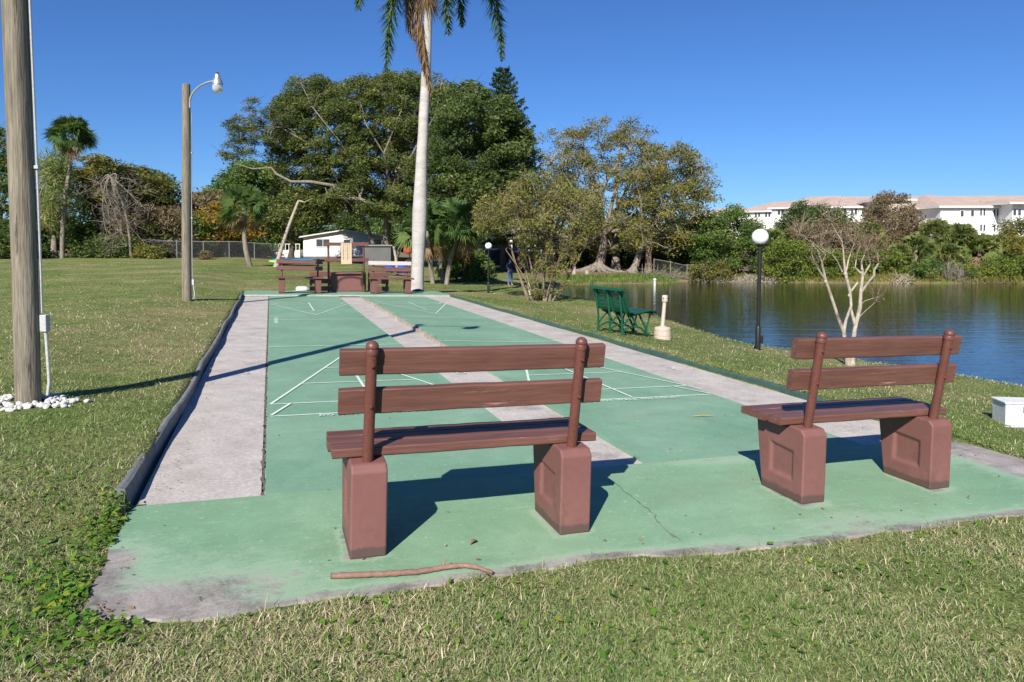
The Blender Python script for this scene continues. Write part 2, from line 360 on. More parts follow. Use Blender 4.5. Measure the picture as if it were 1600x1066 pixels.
# foliage
L = lambda n, c, **k: M.__setitem__(n, leafmat(n, c, **k))
L('f_poin', [(.036, .052, .015), (.060, .080, .022), (.092, .110, .030), (.13, .130, .042)])
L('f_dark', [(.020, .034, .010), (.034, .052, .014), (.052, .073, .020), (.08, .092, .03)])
L('f_mid', [(.035, .065, .014), (.055, .095, .020), (.085, .125, .028), (.12, .15, .035)])
L('f_olive', [(.065, .075, .022), (.10, .105, .025), (.15, .14, .030), (.17, .14, .05)])
L('f_brown', [(.10, .075, .04), (.13, .10, .055), (.16, .12, .065), (.10, .11, .035)])
L('f_yellow', [(.075, .088, .022), (.12, .125, .026), (.17, .16, .03), (.20, .15, .045)])
L('f_gold', [(.22, .14, .02), (.33, .22, .03), (.42, .28, .04), (.20, .16, .05)])
L('f_bright', [(.055, .090, .016), (.085, .125, .020), (.13, .160, .026), (.17, .175, .035)])
L('f_myrtle', [(.070, .082, .022), (.105, .118, .028), (.155, .155, .032), (.18, .135, .06)])
L('f_palm', [(.03, .06, .016), (.05, .09, .025), (.075, .12, .035), (.10, .13, .04)])
L('f_sabal', [(.07, .10, .03), (.11, .14, .04), (.15, .17, .055), (.19, .18, .06)])
L('f_dead', [(.20, .12, .06), (.30, .19, .10), (.38, .26, .15), (.25, .16, .10)])
L('f_pine', [(.012, .030, .012), (.022, .045, .016), (.035, .060, .020), (.05, .075, .025)])

# ------------------------------------------------------------------ the ground, the lake
def lines(*segs):
    a = []
    for lo, hi, st in segs: a += list(np.arange(lo, hi-1e-6, st))
    return a
VL = sorted(set(np.round(lines((-900, -300, 150), (-300, -100, 50), (-100, -40, 10), (-40, -12, 2), (-12, -4, .5), (-4, -.8, .2), (5.2, 14, .3), (14, 40, 1.5), (40, 120, 8), (120, 400, 40), (400, 901, 250))+[-.8, -.705, -.695, -.605, -.595, -.3, 5.045, 5.055, .5, 1.5, 2.5, 3.5, 4.5, 5.115, 5.125], 3)))
UL = sorted(set(np.round(lines((-300, -40, 60), (-40, -8, 4), (-8, -4, .4), (-4, -3.3, .15), (-3.15, 0, .25), (0, 15.8, .4), (16, 30, .5), (30, 70, 1.2), (70, 140, 8), (140, 400, 60), (400, 1301, 300))+[-3.055, -3.045, -1.85, -1.84, -1.83, 15.845, 15.855], 3)))
gv, gu = np.meshgrid(VL, UL); X_, Y_ = w(gv, gu); Z_ = gz(X_, Y_)
nv, nu = len(VL), len(UL)
ii = (np.arange(nu-1)[:, None]*nv+np.arange(nv-1)[None, :])
F_ = np.stack([ii, ii+1, ii+nv+1, ii+nv], -1).reshape(-1, 4)
dirt = np.clip(1.2-np.hypot(X_-5.2, (Y_-6.3)*1.3)/.9, 0, .9)
bank = lake_d(X_, Y_); far_bank = (Y_ > 41) & (X_ > 1) & (X_ < 60)
dirt = np.maximum(dirt, np.where(far_bank & (bank > 2.0), .95, 0)); dirt = np.maximum(dirt, np.where(bank < .25, .8, 0))
dirt = np.maximum(dirt, np.where((Y_ > 66) & (bank > 5), .8, 0))
o = np_mesh('grass_ground', np.stack([X_, Y_, Z_], -1), 4, M['lawn'], var=dirt, faces=F_); setting(o)
for p in o.data.polygons: p.use_smooth = True
mb = MB(); mb.add([(-4, -60, -1), (140, -60, -1), (140, 60, -1), (-4, 60, -1)], [(0, 1, 2, 3)])
setting(mb.build('lake_water', M['water']))

# ------------------------------------------------------------------ the court, in its own frame (x across, y along)
RZ = TH
def cobj(mb, name, m, **k):
    o = mb.build(name, m, loc=(CX, CY, 0), rz=RZ, **k); return setting(o)
def sheet(name, m, v0, v1, u0, u1, off, th=.1, nv=2, nu=2, bulge=None, edge=None, wear=None):
    V = np.linspace(v0, v1, nv); U = np.linspace(u0, u1, nu); P = []; A = []
    for j, u in enumerate(U):
        for i, v in enumerate(V):
            vv, uu = v, u
            if edge: vv, uu = edge(v, u, (v-v0)/(v1-v0), (u-u0)/(u1-u0))
            z = -S*vv+off+(bulge(vv, uu) if bulge else 0); P.append((vv, uu, z)); A.append(wear(vv, uu) if wear else 0)
    mb = MB(); mb.add(P, [(j*nv+i, j*nv+i+1, (j+1)*nv+i+1, (j+1)*nv+i) for j in range(nu-1) for i in range(nv-1)], A, True)
    ring = [i for i in range(nv)]+[j*nv+nv-1 for j in range(1, nu)]+[(nu-1)*nv+i for i in range(nv-2, -1, -1)]+[j*nv for j in range(nu-2, 0, -1)]
    lo = [(P[i][0], P[i][1], P[i][2]-th) for i in ring]; hi = [P[i] for i in ring]; k = len(ring)
    mb.add(hi+lo, [(i, k+i, k+(i+1) % k, (i+1) % k) for i in range(k)], [A[i] for i in ring]*2)
    return cobj(mb, name, m)
LV = 1.829; CS = 1.829+.616            # lane width, left edge of the right lane
rnd = random.Random(4)
sheet('concrete_base', M['concrete'], -.63, 5.05, -3.1, 15.85, -.032, .15)
sheet('concrete_strip', M['concrete'], -.655, -.022, -1.9, 14.3, -.012, .05)
sheet('concrete_strip', M['concrete'], CS+LV+.006, 5.07, -1.9, 14.3, -.006, .05)
def slab_edge(v, u, a, b):
    e = np.interp(v, [-.62, -.25, .2, .94, 1.48, 2.23, 4.06, 6], [-3.10, -3.21, -3.19, -3.18, -3.15, -3.27, -3.27, -3.3])
    e += .012*math.sin(9*v)+.008*math.sin(23*v+1)+.005*math.sin(61*v)
    uu = -1.9+(e+1.9)*(1-b)
    vv = v+(.01*math.sin(7*u)+.008*math.sin(19*u))*(1 if a < .5 else -1)*abs(2*a-1)**8
    return vv, uu
def slab_wear(v, u):
    e = np.interp(v, [-.62, -.25, .2, .94, 1.48, 2.23, 4.06, 6], [-3.10, -3.21, -3.19, -3.18, -3.15, -3.27, -3.27, -3.3])
    d = u-e; f = .54*math.exp(-(d/.085)**2)
    f = max(f, .58*math.exp(-((v+.7)/.26)**2)*math.exp(-(max(0, u+2.6)/.25)**2))
    f = max(f, .62*math.exp(-((v+.45)/.68)**2-((u+3.15)/.42)**2))
    f = max(f, .42*math.exp(-((v+.05)/.35)**2-((u+2.95)/.2)**2))
    f = max(f, .42*math.exp(-((v-2.0)/.55)**2-((u+3.2)/.1)**2), .40*math.exp(-((v-3.0)/.45)**2-((u+3.15)/.16)**2))
    f = max(f, .33*math.exp(-((v-2.9)/.5)**2-((u+1.95)/.09)**2))
    f = max(f, .75*math.exp(-(max(0, 4.95-v)/.30)**2))
    f = max(f, .55*math.exp(-(max(0, 4.8-v)/.4)**2)*math.exp(-((u+1.95)/.6)**2))
    for lv in (.445, 1.465, 2.97, 3.94): f = max(f, .46*math.exp(-((max(0, abs(v-lv)-.085)/.03)**2+(max(0, abs(u+2.69)-.17)/.03)**2))*(1 if v < lv else .75))
    return f
sheet('painted_slab', M['slab'], -.66, 5.14, 0, 1, .0, .12, 150, 40, edge=slab_edge, wear=slab_wear)
sheet('shuffleboard_lane', M['lane'], 0, LV, -1.9, 14.2, .0, .08, 8, 60)
def rb(v, u): return .055*float(sst(u, 2.0, 5.5))*(1-float(sst(u, 12, 13.9)))*max(0, 1-(v-CS)/1.2)
def redge(v, u, a, b):
    return (v-(.012*math.sin(5*u)+.012*math.sin(13*u)+.008*math.sin(31*u))*float(sst(u, 2, 5)) if a < .01 else v), u
sheet('shuffleboard_lane', M['lane'], CS, CS+LV, -1.9, 14.2, .0, .12, 14, 200, bulge=rb, edge=redge)
# rubble edge of lifted lane
mb = MB()
for i in range(260):
    u = rnd.uniform(2.6, 13.4); hgt = rb(CS, u)
    if hgt < .012: continue
    mb.box((CS-.022+rnd.uniform(-.018, .018), u, -S*CS-.03+hgt*.4), (rnd.uniform(.02, .05), rnd.uniform(.03, .11), .03+hgt*rnd.uniform(.4, .95)), Matrix.Rotation(rnd.uniform(-.4, .4), 3, 'Z'))
cobj(mb, 'crumbled_lane_edge', M['conc_edge'])
sheet('far_pad', M['lane'], -.66, 5.07, 14.32, 15.9, .045, .15, 3, 3)
mb = MB(); mb.box((2.2, 14.27, -S*2.2+.012), (5.7, .075, .03), Matrix.Rotation(S, 3, 'Y')); cobj(mb, 'pad_lip', M['concrete'])
# kerbs
def kerb(name, m, v0, wd, u0, u1, top, n, seed, lean=0):
    r = random.Random(seed); mb = MB(); P = []; us = np.linspace(u0, u1, n)
    for j, u in enumerate(us):
        dv = .012*math.sin(1.7*u)+r.uniform(-.004, .004); dz = .008*math.sin(2.9*u+1)+r.uniform(-.004, .004)
        ln = lean*max(0, 1-j/12)
        for (a, z) in ((0, -.16), (wd, -.16), (wd-ln*.8, top+dz-.008), (wd-.012-ln, top+dz), (.012-ln, top+dz), (0-ln, top+dz-.01)):
            P.append((v0+a+dv, u, -S*v0+z))
    F = [(j*6+k, j*6+(k+1) % 6, (j+1)*6+(k+1) % 6, (j+1)*6+k) for j in range(n-1) for k in range(6)]
    F += [tuple(range(6)), tuple(reversed(range((n-1)*6, n*6)))]
    return cobj(mb.add(P, F), name, m)
kerb('kerb', M['kerb'], -.705, .042, -1.86, 14.35, .08, 80, 1, .05)
kerb('kerb', M['kerb_green'], 5.055, .05, -1.28, 14.4, .055, 80, 2)
# painted lines: ribbons 4 mm thick lying on the lanes
def ribbon(mb, pts, wd, off=.004, bul=None):
    for (v0, u0), (v1, u1) in zip(pts, pts[1:]):
        d = math.hypot(v1-v0, u1-u0); n = max(1, int(d/.5)); nx, ny = -(u1-u0)/d*wd/2, (v1-v0)/d*wd/2
        P = []
        for k in range(n+1):
            t = k/n; v, u = v0+(v1-v0)*t, u0+(u1-u0)*t
            for s in (1, -1):
                a, b_ = v+nx*s, u+ny*s; P.append((a, b_, -S*a+off+(bul(min(max(a, CS), CS+LV), b_) if bul else 0)))
        mb.add(P, [(2*k, 2*k+2, 2*k+3, 2*k+1) for k in range(n)])
ft = .3048
for x0, bul in ((0, None), (CS, rb)):
    mb = MB(); c = x0+LV/2; e = .03; a, b_ = x0+e, x0+LV-e
    for (base, s) in ((0, 1), (39*ft, -1)):
        U = lambda q: base+s*q*ft
        k = 0
        def rib(p): 
            global _o; _o += .0006; ribbon(mb, p, .026, _o, bul)
        _o = .004
        rib([(a, U(0)), (b_, U(0))]); rib([(a, U(1.5)), (b_, U(1.5))])
        hw = lambda q: (LV/2-e)*(10.5-q)/9.
        rib([(c-hw(4.5), U(4.5)), (c+hw(4.5), U(4.5))]); rib([(c-hw(7.5), U(7.5)), (c+hw(7.5), U(7.5))])
        rib([(a, U(1.5)), (c, U(10.5))]); rib([(c, U(10.5)), (b_, U(1.5))])
        rib([(a+.005, U(.08)), (a+.17, U(1.5))]); rib([(b_-.005, U(.08)), (b_-.17, U(1.5))])
        rib([(c, U(0.1)), (c, U(7.5))]); rib([(x0+.01, U(13.5)), (x0+LV-.01, U(13.5))])
    cobj(mb, 'court_markings', M['line'])
def to_mesh(o):
    bpy.context.view_layer.update(); me = bpy.data.meshes.new_from_object(o.evaluated_get(bpy.context.evaluated_depsgraph_get()))
    q = link(bpy.data.objects.new(o.name, me), o.parent); q.matrix_world = o.matrix_world.copy() if not o.parent else q.matrix_world
    if o.parent: q.location = o.location; q.rotation_euler = o.rotation_euler
    nm = o.name; bpy.data.objects.remove(o); q.name = nm; return q
def ctext(txt, v, u, size, m, off, sx=1., rot=0., name='court_lettering'):
    c = bpy.data.curves.new(name, 'FONT'); c.body = txt; c.size = size; c.align_x = 'CENTER'; c.align_y = 'CENTER'; c.offset = .0012; c.space_character = 1.15
    c.materials.append(m); o = bpy.data.objects.new(name, c); link(o)
    x, y = w(v, u); o.matrix_world = Matrix.Translation((x, y, -S*v+off)) @ Matrix.Rotation(RZ, 4, 'Z') @ Matrix.Rotation(S, 4, 'Y') @ Matrix.Rotation(rot, 4, 'Z') @ Matrix.Diagonal((sx, 1, 1, 1))
    return setting(to_mesh(o))
ctext('DO NOT WALK ON COURT', .94, -.075, .075, M['line'], .010, 1.0)
ctext('DO NOT WALK ON COURT', CS+.86, -.075, .075, M['line'], .010, 1.0)
ctext('10', CS-.33, .20, .26, M['number'], -.024, 1.1)
ctext('7', CS-.33, 1.0, .26, M['number'], -.024, 1.1); ctext('8', CS-.33, 1.85, .26, M['number'], -.024, 1.1)
ctext('8', CS-.33, 9.9, .3, M['number'], -.024, 1.1, math.pi); ctext('7', CS-.33, 10.8, .3, M['number'], -.024, 1.1, math.pi); ctext('10', CS-.33, 11.65, .28, M['number'], -.024, 1.1, math.pi)
mb = MB()
for k in range(5): ribbon(mb, [(.10, 7.2+.22*k), (.16, 7.30+.22*k)], .07, .005)
cobj(mb, 'court_markings', M['line'])
# cracks
def crack(pts, wd, off, seed):
    r = random.Random(seed); mb = MB(); P = []
    for (v0, u0), (v1, u1) in zip(pts, pts[1:]):
        n = max(2, int(math.hypot(v1-v0, u1-u0)/.04))
        for k in range(n): P.append((v0+(v1-v0)*k/n+r.gauss(0, .006), u0+(u1-u0)*k/n+r.gauss(0, .006)))
    for p, q in zip(P, P[1:]):
        if math.hypot(p[0]-q[0], p[1]-q[1]) > .004: ribbon(mb, [p, q], wd*r.uniform(.3, 1.3), off)
    cobj(mb, 'crack', M['crack'])
crack([(-.011, -1.9), (-.011, 13.9)], .022, -.0085, 3)
cr = [uv(*court(*p)[:2]) for p in ((945, 745), (985, 775), (1022, 806), (1040, 830), (1075, 852))]
crack([(b_, a) for a, b_ in cr], .0045, .004, 5)
crack([(1.84, -1.9), (1.835, 0), (1.835, 13.9)], .012, -.024, 6)

# ------------------------------------------------------------------ lawn blades
rg = np.random.default_rng(11)
def scatter(n, x0=-700, x1=2500, y0=452, y1=1250, bias=1.):
    px = rg.uniform(x0, x1, n); py = y0+(y1-y0)*rg.random(n)**bias
    a, b_, c = ray(px, py); z = np.full(n, -.1)
    for i in range(14): t = (z-H)/c; z = .5*z+.5*gz(a*t, b_*t)
    return a*t, b_*t, z
def on_lawn(x, y, m=0.):
    u, v = uv(x, y); e = np.interp(v, [-.62, -.25, .2, .94, 1.48, 2.23, 4.06, 6], [-3.10, -3.21, -3.19, -3.18, -3.15, -3.27, -3.27, -3.3])
    wob = .02*np.sin(17*v)+.02*np.sin(41*v+2)
    pad = (v > -.72-m) & (v < 5.13+m) & (u > e+wob) & (u < 15.95)
    pad |= (v > -.69) & (v < 5.13) & (u > e+wob) & (u < 0)
    pad &= ~((u < -1.9) & (v < -.668+.012*np.sin(23*u)+.01*np.sin(57*u)))
    ok = ~pad & (lake_d(x, y) > .1)
    ok &= np.hypot((x+3.66), (y-5.25)*1.3) > .33+.08*np.sin(5*x*3)
    dd = np.hypot(x-5.2, (y-6.3)*1.3); ok &= (dd > .95) | (rg.random(x.shape) < np.clip(dd-.25, 0, .7))
    return ok
def blades(name, n, Lr, wr, kind, y0=452, y1=1250, x0=-900, x1=2600, bias=1., group=None):
    x, y, z = scatter(n, x0, x1, y0, y1, bias); k = on_lawn(x, y); x, y, z = x[k], y[k], z[k]; n = len(x)
    d = np.hypot(x, y)
    # patches of greener and drier grass
    f = .5+.28*np.sin(.9*x+1.3*y+np.sin(1.7*x))+.25*np.sin(2.3*x-1.9*y+2)+.15*np.sin(5.1*x+4.3*y)
    uu, vv = uv(x, y)
    far_green = sst(uu, 10.6, 11.8)*.5*(vv < 0)+sst(d, 18, 26)*.25*(vv > 0); right_dry = sst(vv, 5, 7)*(1-sst(d, 14, 20))*.05; left_dry = (vv < -.7)*(.20*np.exp(-((uu-6)/4.)**2)+.35*np.exp(-((uu-10.4-.3*np.sin(vv))/.45)**2))
    near_left_green = np.exp(-((vv+1.5)/1.2)**2)*np.exp(-((uu+2.4)/1.1)**2)*.22
    dry = np.clip(.38+.60*(f-.5)+.12*np.exp(-((d-3.)/1.5)**2)-far_green+right_dry+left_dry-near_left_green, .02, .8)
    straw = rg.random(n) < dry
    var = np.where(straw, rg.uniform(.60, 1, n), rg.uniform(0, .55, n))
    ang = rg.uniform(0, 2*np.pi, n); tilt = np.abs(rg.normal(1.0, .42, n)); tilt = np.where(straw, tilt+.3, tilt)
    tilt = np.clip(tilt, .1, 1.5); cl = .5+.5*np.sin(14*x+9*y+3*np.sin(5*y))*np.sin(11*y-8*x+2*np.sin(7*x))
    edge_u = np.clip((-.72-vv)/.12, 0, 1)
    Ln = rg.uniform(*Lr, n)*(.75+.55*cl)*(1+.25*(f-.5))*np.where(rg.random(n) < .02, 1.7, 1); wd = np.maximum(rg.uniform(*wr, n), d*.00075)
    dx, dy = np.cos(ang), np.sin(ang); sx, sy = -dy, dx
    r = ang+rg.normal(0, 1.0, n); sx, sy = -np.sin(r), np.cos(r)
    def pt(t, hw, sgn, curl):
        h = Ln*np.cos(tilt*curl)*t; o = Ln*np.sin(tilt*curl)*t
        return np.stack([x+dx*o+sx*hw*sgn*wd, y+dy*o+sy*hw*sgn*wd, z-.006+h], -1)
    P = np.stack([pt(0, .5, -1, .7), pt(0, .5, 1, .7), pt(.55, .45, 1, .8), pt(.55, .45, -1, .8), pt(1, .0, 1, 1.15)], 1)  # n,5,3
    o = np.arange(n)[:, None]*5
    Fq = np.concatenate([o+0, o+1, o+2, o+0, o+2, o+3, o+3, o+2, o+4], 1).reshape(-1, 3)
    ob = np_mesh(name, P, 3, M['blade'], var=np.repeat(var, 5), faces=Fq)
    ob['kind'] = 'stuff'; return ob
blades('lawn_grass', 980000, (.018, .054), (.0018, .0046), 0, y0=408)
def weeds(name, n, spots, m, size, hgt):
    C = []
    for (px, py, rx, ry, k) in spots:
        a = rg.normal(0, .5, (k, 2)); C.append(np.stack([px+a[:, 0]*rx, py+a[:, 1]*ry], 1))
    C = np.concatenate(C); a, b_, c = ray(C[:, 0], C[:, 1]); z = np.full(len(C), -.05)
    for i in range(14): t = (z-H)/c; z = .5*z+.5*gz(a*t, b_*t)
    x, y = a*t, b_*t; k = on_lawn(x, y); x, y, z = x[k], y[k], z[k]; n = len(x)
    z = z+rg.uniform(.012, hgt, n); az = rg.uniform(0, 2*np.pi, n); s = rg.uniform(.5, 1, n)*size
    u = np.stack([np.cos(az), np.sin(az), rg.normal(0, .3, n)], -1); v = np.stack([-np.sin(az), np.cos(az), rg.normal(0, .3, n)], -1)
    c0 = np.stack([x, y, z], -1); s = s[:, None]
    ring = [c0-u*s*.5, c0-u*s*.28+v*s*.26, c0+u*s*.08+v*s*.30, c0+u*s*.65, c0+u*s*.08-v*s*.30, c0-u*s*.28-v*s*.26]
    o = np_mesh(name, np.stack(ring, 1), 6, m, var=np.repeat(np.clip(rg.normal(.35, .22, n), 0, 1), 6)); o['kind'] = 'stuff'
weeds('broad_leaf_weeds', 0, [(185, 850, 55, 80, 620), (110, 930, 90, 60, 480), (60, 1010, 130, 70, 260), (150, 990, 80, 40, 160), (90, 760, 120, 110, 160)], M['weed'], .034, .04)
weeds('broad_leaf_weeds', 0, [(700, 925, 200, 26, 90), (560, 1010, 300, 70, 80), (950, 990, 420, 90, 110), (1330, 860, 250, 70, 60), (830, 1040, 500, 60, 90), (1450, 940, 260, 100, 60)], M['weed'], .022, .03)
weeds('broad_leaf_weeds', 0, [(1100, 980, 420, 90, 90), (500, 1000, 300, 60, 50), (80, 900, 120, 140, 60), (1400, 880, 200, 80, 40)], M['weed'], .036, .03)
# leaf litter and grit on the court
nL = 520; lv_ = rg.uniform(-.62, 5.0, nL); lu = -3.1+17*rg.random(nL)**1.6; near = rg.random(nL) < .5
lv_ = np.where(near, np.where(rg.random(nL) < .5, -.62+np.abs(rg.normal(0, .08, nL)), 4.98-np.abs(rg.normal(0, .12, nL))), lv_); lu = np.where((lu < -1.9) & (rg.random(nL) < .5), -3.08+.1*rg.random(nL), lu)
lx, ly = w(lv_, lu); lz = -S*lv_+.006; la = rg.uniform(0, 6.28, nL); ls_ = rg.uniform(.004, .016, nL)
c0 = np.stack([lx, ly, lz], -1); ud = np.stack([np.cos(la), np.sin(la), rg.normal(0, .15, nL)], -1)*ls_[:, None]; vd = np.stack([-np.sin(la), np.cos(la), rg.normal(0, .3, nL)], -1)*ls_[:, None]*.4
o = np_mesh('leaf_litter', np.stack([c0-ud, c0+vd, c0+ud, c0-vd], 1), 4, M['f_dead'], var=np.repeat(rg.random(nL), 4)); o['kind'] = 'stuff'

# ------------------------------------------------------------------ concrete and plank benches
def block(mb_out, x0, wd):
    """one cast leg: side profile in y,z with a recessed panel in both faces"""
    prof = [(0, 0), (0, .395), (.028, .425), (.125, .430), (.150, .418), (.415, .412), (.412, .385), (.352, 0)]
    rec = [(.085, .115), (.085, .285), (.285, .300), (.285, .115)]; dp = .014
    bm = bmesh.new()
    for sgn, x in ((-1, x0), (1, x0+wd)):
        o = [bm.verts.new((x, y, z)) for y, z in prof]; i1 = [bm.verts.new((x, y, z)) for y, z in rec]
        cy, cz = .185, .205
        i2 = [bm.verts.new((x-sgn*dp, cy+(y-cy)*.84, cz+(z-cz)*.84)) for y, z in rec]
        E = [bm.edges.new((q[k], q[(k+1) % len(q)])) for q in (o, i1) for k in range(len(q))]
        bmesh.ops.triangle_fill(bm, use_beauty=True, use_dissolve=False, edges=E)
        for k in range(4): bm.faces.new((i1[k], i1[(k+1) % 4], i2[(k+1) % 4], i2[k]))
        bm.faces.new(i2)
        if sgn < 0: first = o
    for k in range(len(prof)): bm.faces.new((first[k], first[(k+1) % len(prof)], o[(k+1) % len(prof)], o[k]))
    bmesh.ops.recalc_face_normals(bm, faces=bm.faces)
    me = bpy.data.meshes.new('leg'); bm.to_mesh(me); bm.free(); me.materials.append(M['brown_conc']); return me
def soft_plank(name, a, b, wd, th, up, m, parent, seed=0):
    """plank along x with slightly wavy, rounded edges"""
    r = random.Random(seed); a, b = Vector(a), Vector(b); mb = MB(); n = 14
    d = (b-a).normalized(); up = Vector(up).normalized(); q = d.cross(up).normalized(); P = []
    for j in range(n+1):
        c = a.lerp(b, j/n); k1, k2 = r.uniform(-.0012, .0012), r.uniform(-.0015, .0015)
        e = .006
        for s, t in ((-.5, -.5+e/th), (-.5, .5-e/th), (-.5+e/wd, .5), (.5-e/wd, .5), (.5, .5-e/th), (.5, -.5+e/th), (.5-e/wd, -.5), (-.5+e/wd, -.5)):
            P.append(c+q*(s*wd+k1)+up*(t*th+k2))
    F = [(j*8+k, (j+1)*8+k, (j+1)*8+(k+1) % 8, j*8+(k+1) % 8) for j in range(n) for k in range(8)]
    F += [tuple(reversed(range(8))), tuple(range(n*8, n*8+8))]
    mb.add(P, F); return mb.build(name, m, parent)
def make_bench(label, v, u, rz, span=1.0):
    x, y = w(v, u); root = thing('park_bench', label, 'bench', (x, y, -S*v-.002), rz, 'brown concrete and plank benches')
    root.rotation_euler = (0, S, rz)
    for x0 in (-span/2-.082, span/2-.082):
        me = block(None, x0, .165); o = link(bpy.data.objects.new('leg', me), root)
        bv = o.modifiers.new('bevel', 'BEVEL'); bv.width = .010; bv.segments = 3; bv.limit_method = 'ANGLE'; bv.angle_limit = math.radians(25)
    hl = span/2+.155
    for k in range(3):
        yy = .165+k*.126
        soft_plank('seat_plank', (-hl-.01*(k == 1), yy, .454-.002*k), (hl+.006*k, yy, .454-.002*k), .116, .044, (0, 0, 1), M['brown_wood'], root, 5+k)
    lean = .155; T0 = Vector((0, .072, .42)); D = Vector((0, -math.sin(lean), math.cos(lean)))
    for s in (-1, 1):
        xx = s*span/2+.0; a = T0+Vector((xx, 0, -.01)); b_ = a+D*.555
        mb = MB(); mb.tube([a, b_], .0255, 20)
        po = mb.build('post', M['brown_metal'], root)
        R = Matrix.Rotation(lean, 4, 'X'); mb = MB()
        prof = [(.026, -.03), (.0285, -.028), (.0285, -.004), (.0270, -.002), (.0295, .002), (.0295, .010), (.0255, .021), (.017, .029), (.006, .033), (.0005, .0335)]
        mb.lathe(prof, n=20); V = [R @ Vector(p)+b_ for p in mb.v]; mb.v = [tuple(p) for p in V]
        mb.build('post_cap', M['brown_metal'], po)
        for h in (.475, .285):
            mb = MB(); p = a+D*h; mb.tube([p+Vector((0, -.024, 0)), p+Vector((0, -.034, .0))], [.009, .008], 8)
            mb.tube([p+Vector((0, -.034, 0)), p+Vector((0, -.042, 0))], [.005, .005], 6); mb.build('bolt', M['brown_metal'], po)
    for h, sd in ((.470, 21), (.285, 22)):
        c = T0+D*h+Vector((0, .048, .004))
        soft_plank('back_plank', (-hl+.02, c.y, c.z), (hl-.005, c.y, c.z), .044, .118, D, M['brown_wood'], root, sd)
    return root
make_bench('nearer brown park bench of concrete legs and planks, at the end of the left lane', .955, -2.865, RZ, 1.02)
make_bench('brown park bench on the right of the slab, in front of the globe lamp', 3.455, -2.83, RZ, .97)
fb = make_bench('distant brown bench left of the score board frame, facing the lanes', .83, 14.78, RZ+math.pi, .98)
fb.location = (*w(.82, 14.95), -S*.82+.045); fb.rotation_euler = (0, -S, RZ+math.pi)
fb2 = make_bench('distant brown bench with a bare grey top plank, beside the tall palm trunk', 3.4, 14.95, RZ+math.pi, .98)
fb2.location = (*w(3.38, 14.95), -S*3.38+.045); fb2.rotation_euler = (0, -S, RZ+math.pi)
for ch in fb2.children:
    if ch.name.startswith('back_plank'):
        ch.data.materials[0] = M['grey_wood']; ch['label'] = 'bare grey top plank'; break
def court_thing(name, label, cat, v, u, rz=0., off=0., group=None):
    x, y = w(v, u); o = thing(name, label, cat, (x, y, -S*v+off), RZ+rz, group); return o
# score board frame on the far pad
sc = court_thing('score_board', 'brown pipe frame holding a tan score card behind the far benches', 'scoreboard', 2.17, 15.35, 0, .04)
for s in (-1, 1):
    mb = MB(); mb.tube([(s*.51, 0, 0), (s*.51, 0, 1.50)], .032, 10); mb.build('post', M['brown_metal'], sc)
for z in (1.43, .96):
    mb = MB(); mb.box((0.02, -.05, z), (1.28, .045, .10)); mb.build('cross_plank', M['brown_wood'], sc, .004)
mb = MB(); mb.box((-.0, -.085, 1.15), (.31, .02, .62)); card = mb.build('score_card', M['paper'], sc, .003)
tc = bpy.data.curves.new('numbers', 'FONT'); tc.body = '\n'.join(['1  2  3  4']+['%d  ..  %d  ..' % (k, k) for k in range(1, 10)]); tc.size = .058; tc.space_line = .82; tc.align_x = 'CENTER'; tc.materials.append(M['ink'])
to = link(bpy.data.objects.new('numbers', tc), card); to.location = (0, -.0975, 1.40); to.rotation_euler = (math.pi/2, 0, 0); to.name = 'lettering'; to_mesh(to)
# equipment chest with racks
ch = court_thing('storage_chest', 'large brown painted chest between the two far benches', 'chest', 2.25, 15.55, 0, .03)
mb = MB(); mb.box((0, -.02, .27), (.82, .05, .54)); mb.build('front_panel', M['brown_conc'], ch, .006)
mb = MB(); mb.box((0, .36, .27), (.80, .68, .52)); mb.build('body', M['brown_wood'], ch, .006)
mb = MB(); mb.box((0, .30, .575), (1.0, .84, .045)); mb.build('lid', M['brown_conc'], ch, .006)
for s in (-1, 1):
    mb = MB(); mb.box((s*.47, -.01, .28), (.09, .09, .56), taper=1.0); mb.build('corner_post', M['brown_wood'], ch, .006)
for i, (v_, lab) in enumerate(((1.44, 'brown slatted cue rack left of the chest on the far pad'), (3.15, 'brown slatted cue rack right of the chest, half behind a far bench'))):
    rk = court_thing('cue_rack', lab, 'rack', v_, 15.6, 0, .03, 'slatted racks beside the chest')
    for z in (.10, .32, .53):
        mb = MB(); mb.box((0, 0, z), (.62, .05, .14)); mb.build('slat', M['brown_wood'], rk, .005)
    for s in (-1, 1):
        mb = MB(); mb.box((s*.27, .07, .30), (.07, .08, .60)); mb.build('upright', M['brown_wood'], rk, .005)
# white jug lying on its side
jg = court_thing('plastic_jug', 'white plastic jug lying on its side by the far left bench', 'jug', .97, 16.35, .3, .05)
mb = MB(); mb.lathe([(.02, -.20), (.09, -.195), (.105, -.16), (.105, .06), (.09, .12), (.035, .17), (.03, .20)], n=16)
V = [(p[2], p[1], p[0]) for p in mb.v]; mb.v = V; mb.build('body', M['white_paint'], jg)
mb = MB(); mb.lathe([(.036, .19), (.036, .225), (.01, .23)], n=12); mb.v = [(p[2], p[1], p[0]) for p in mb.v]; mb.build('cap', M['ink'], jg)

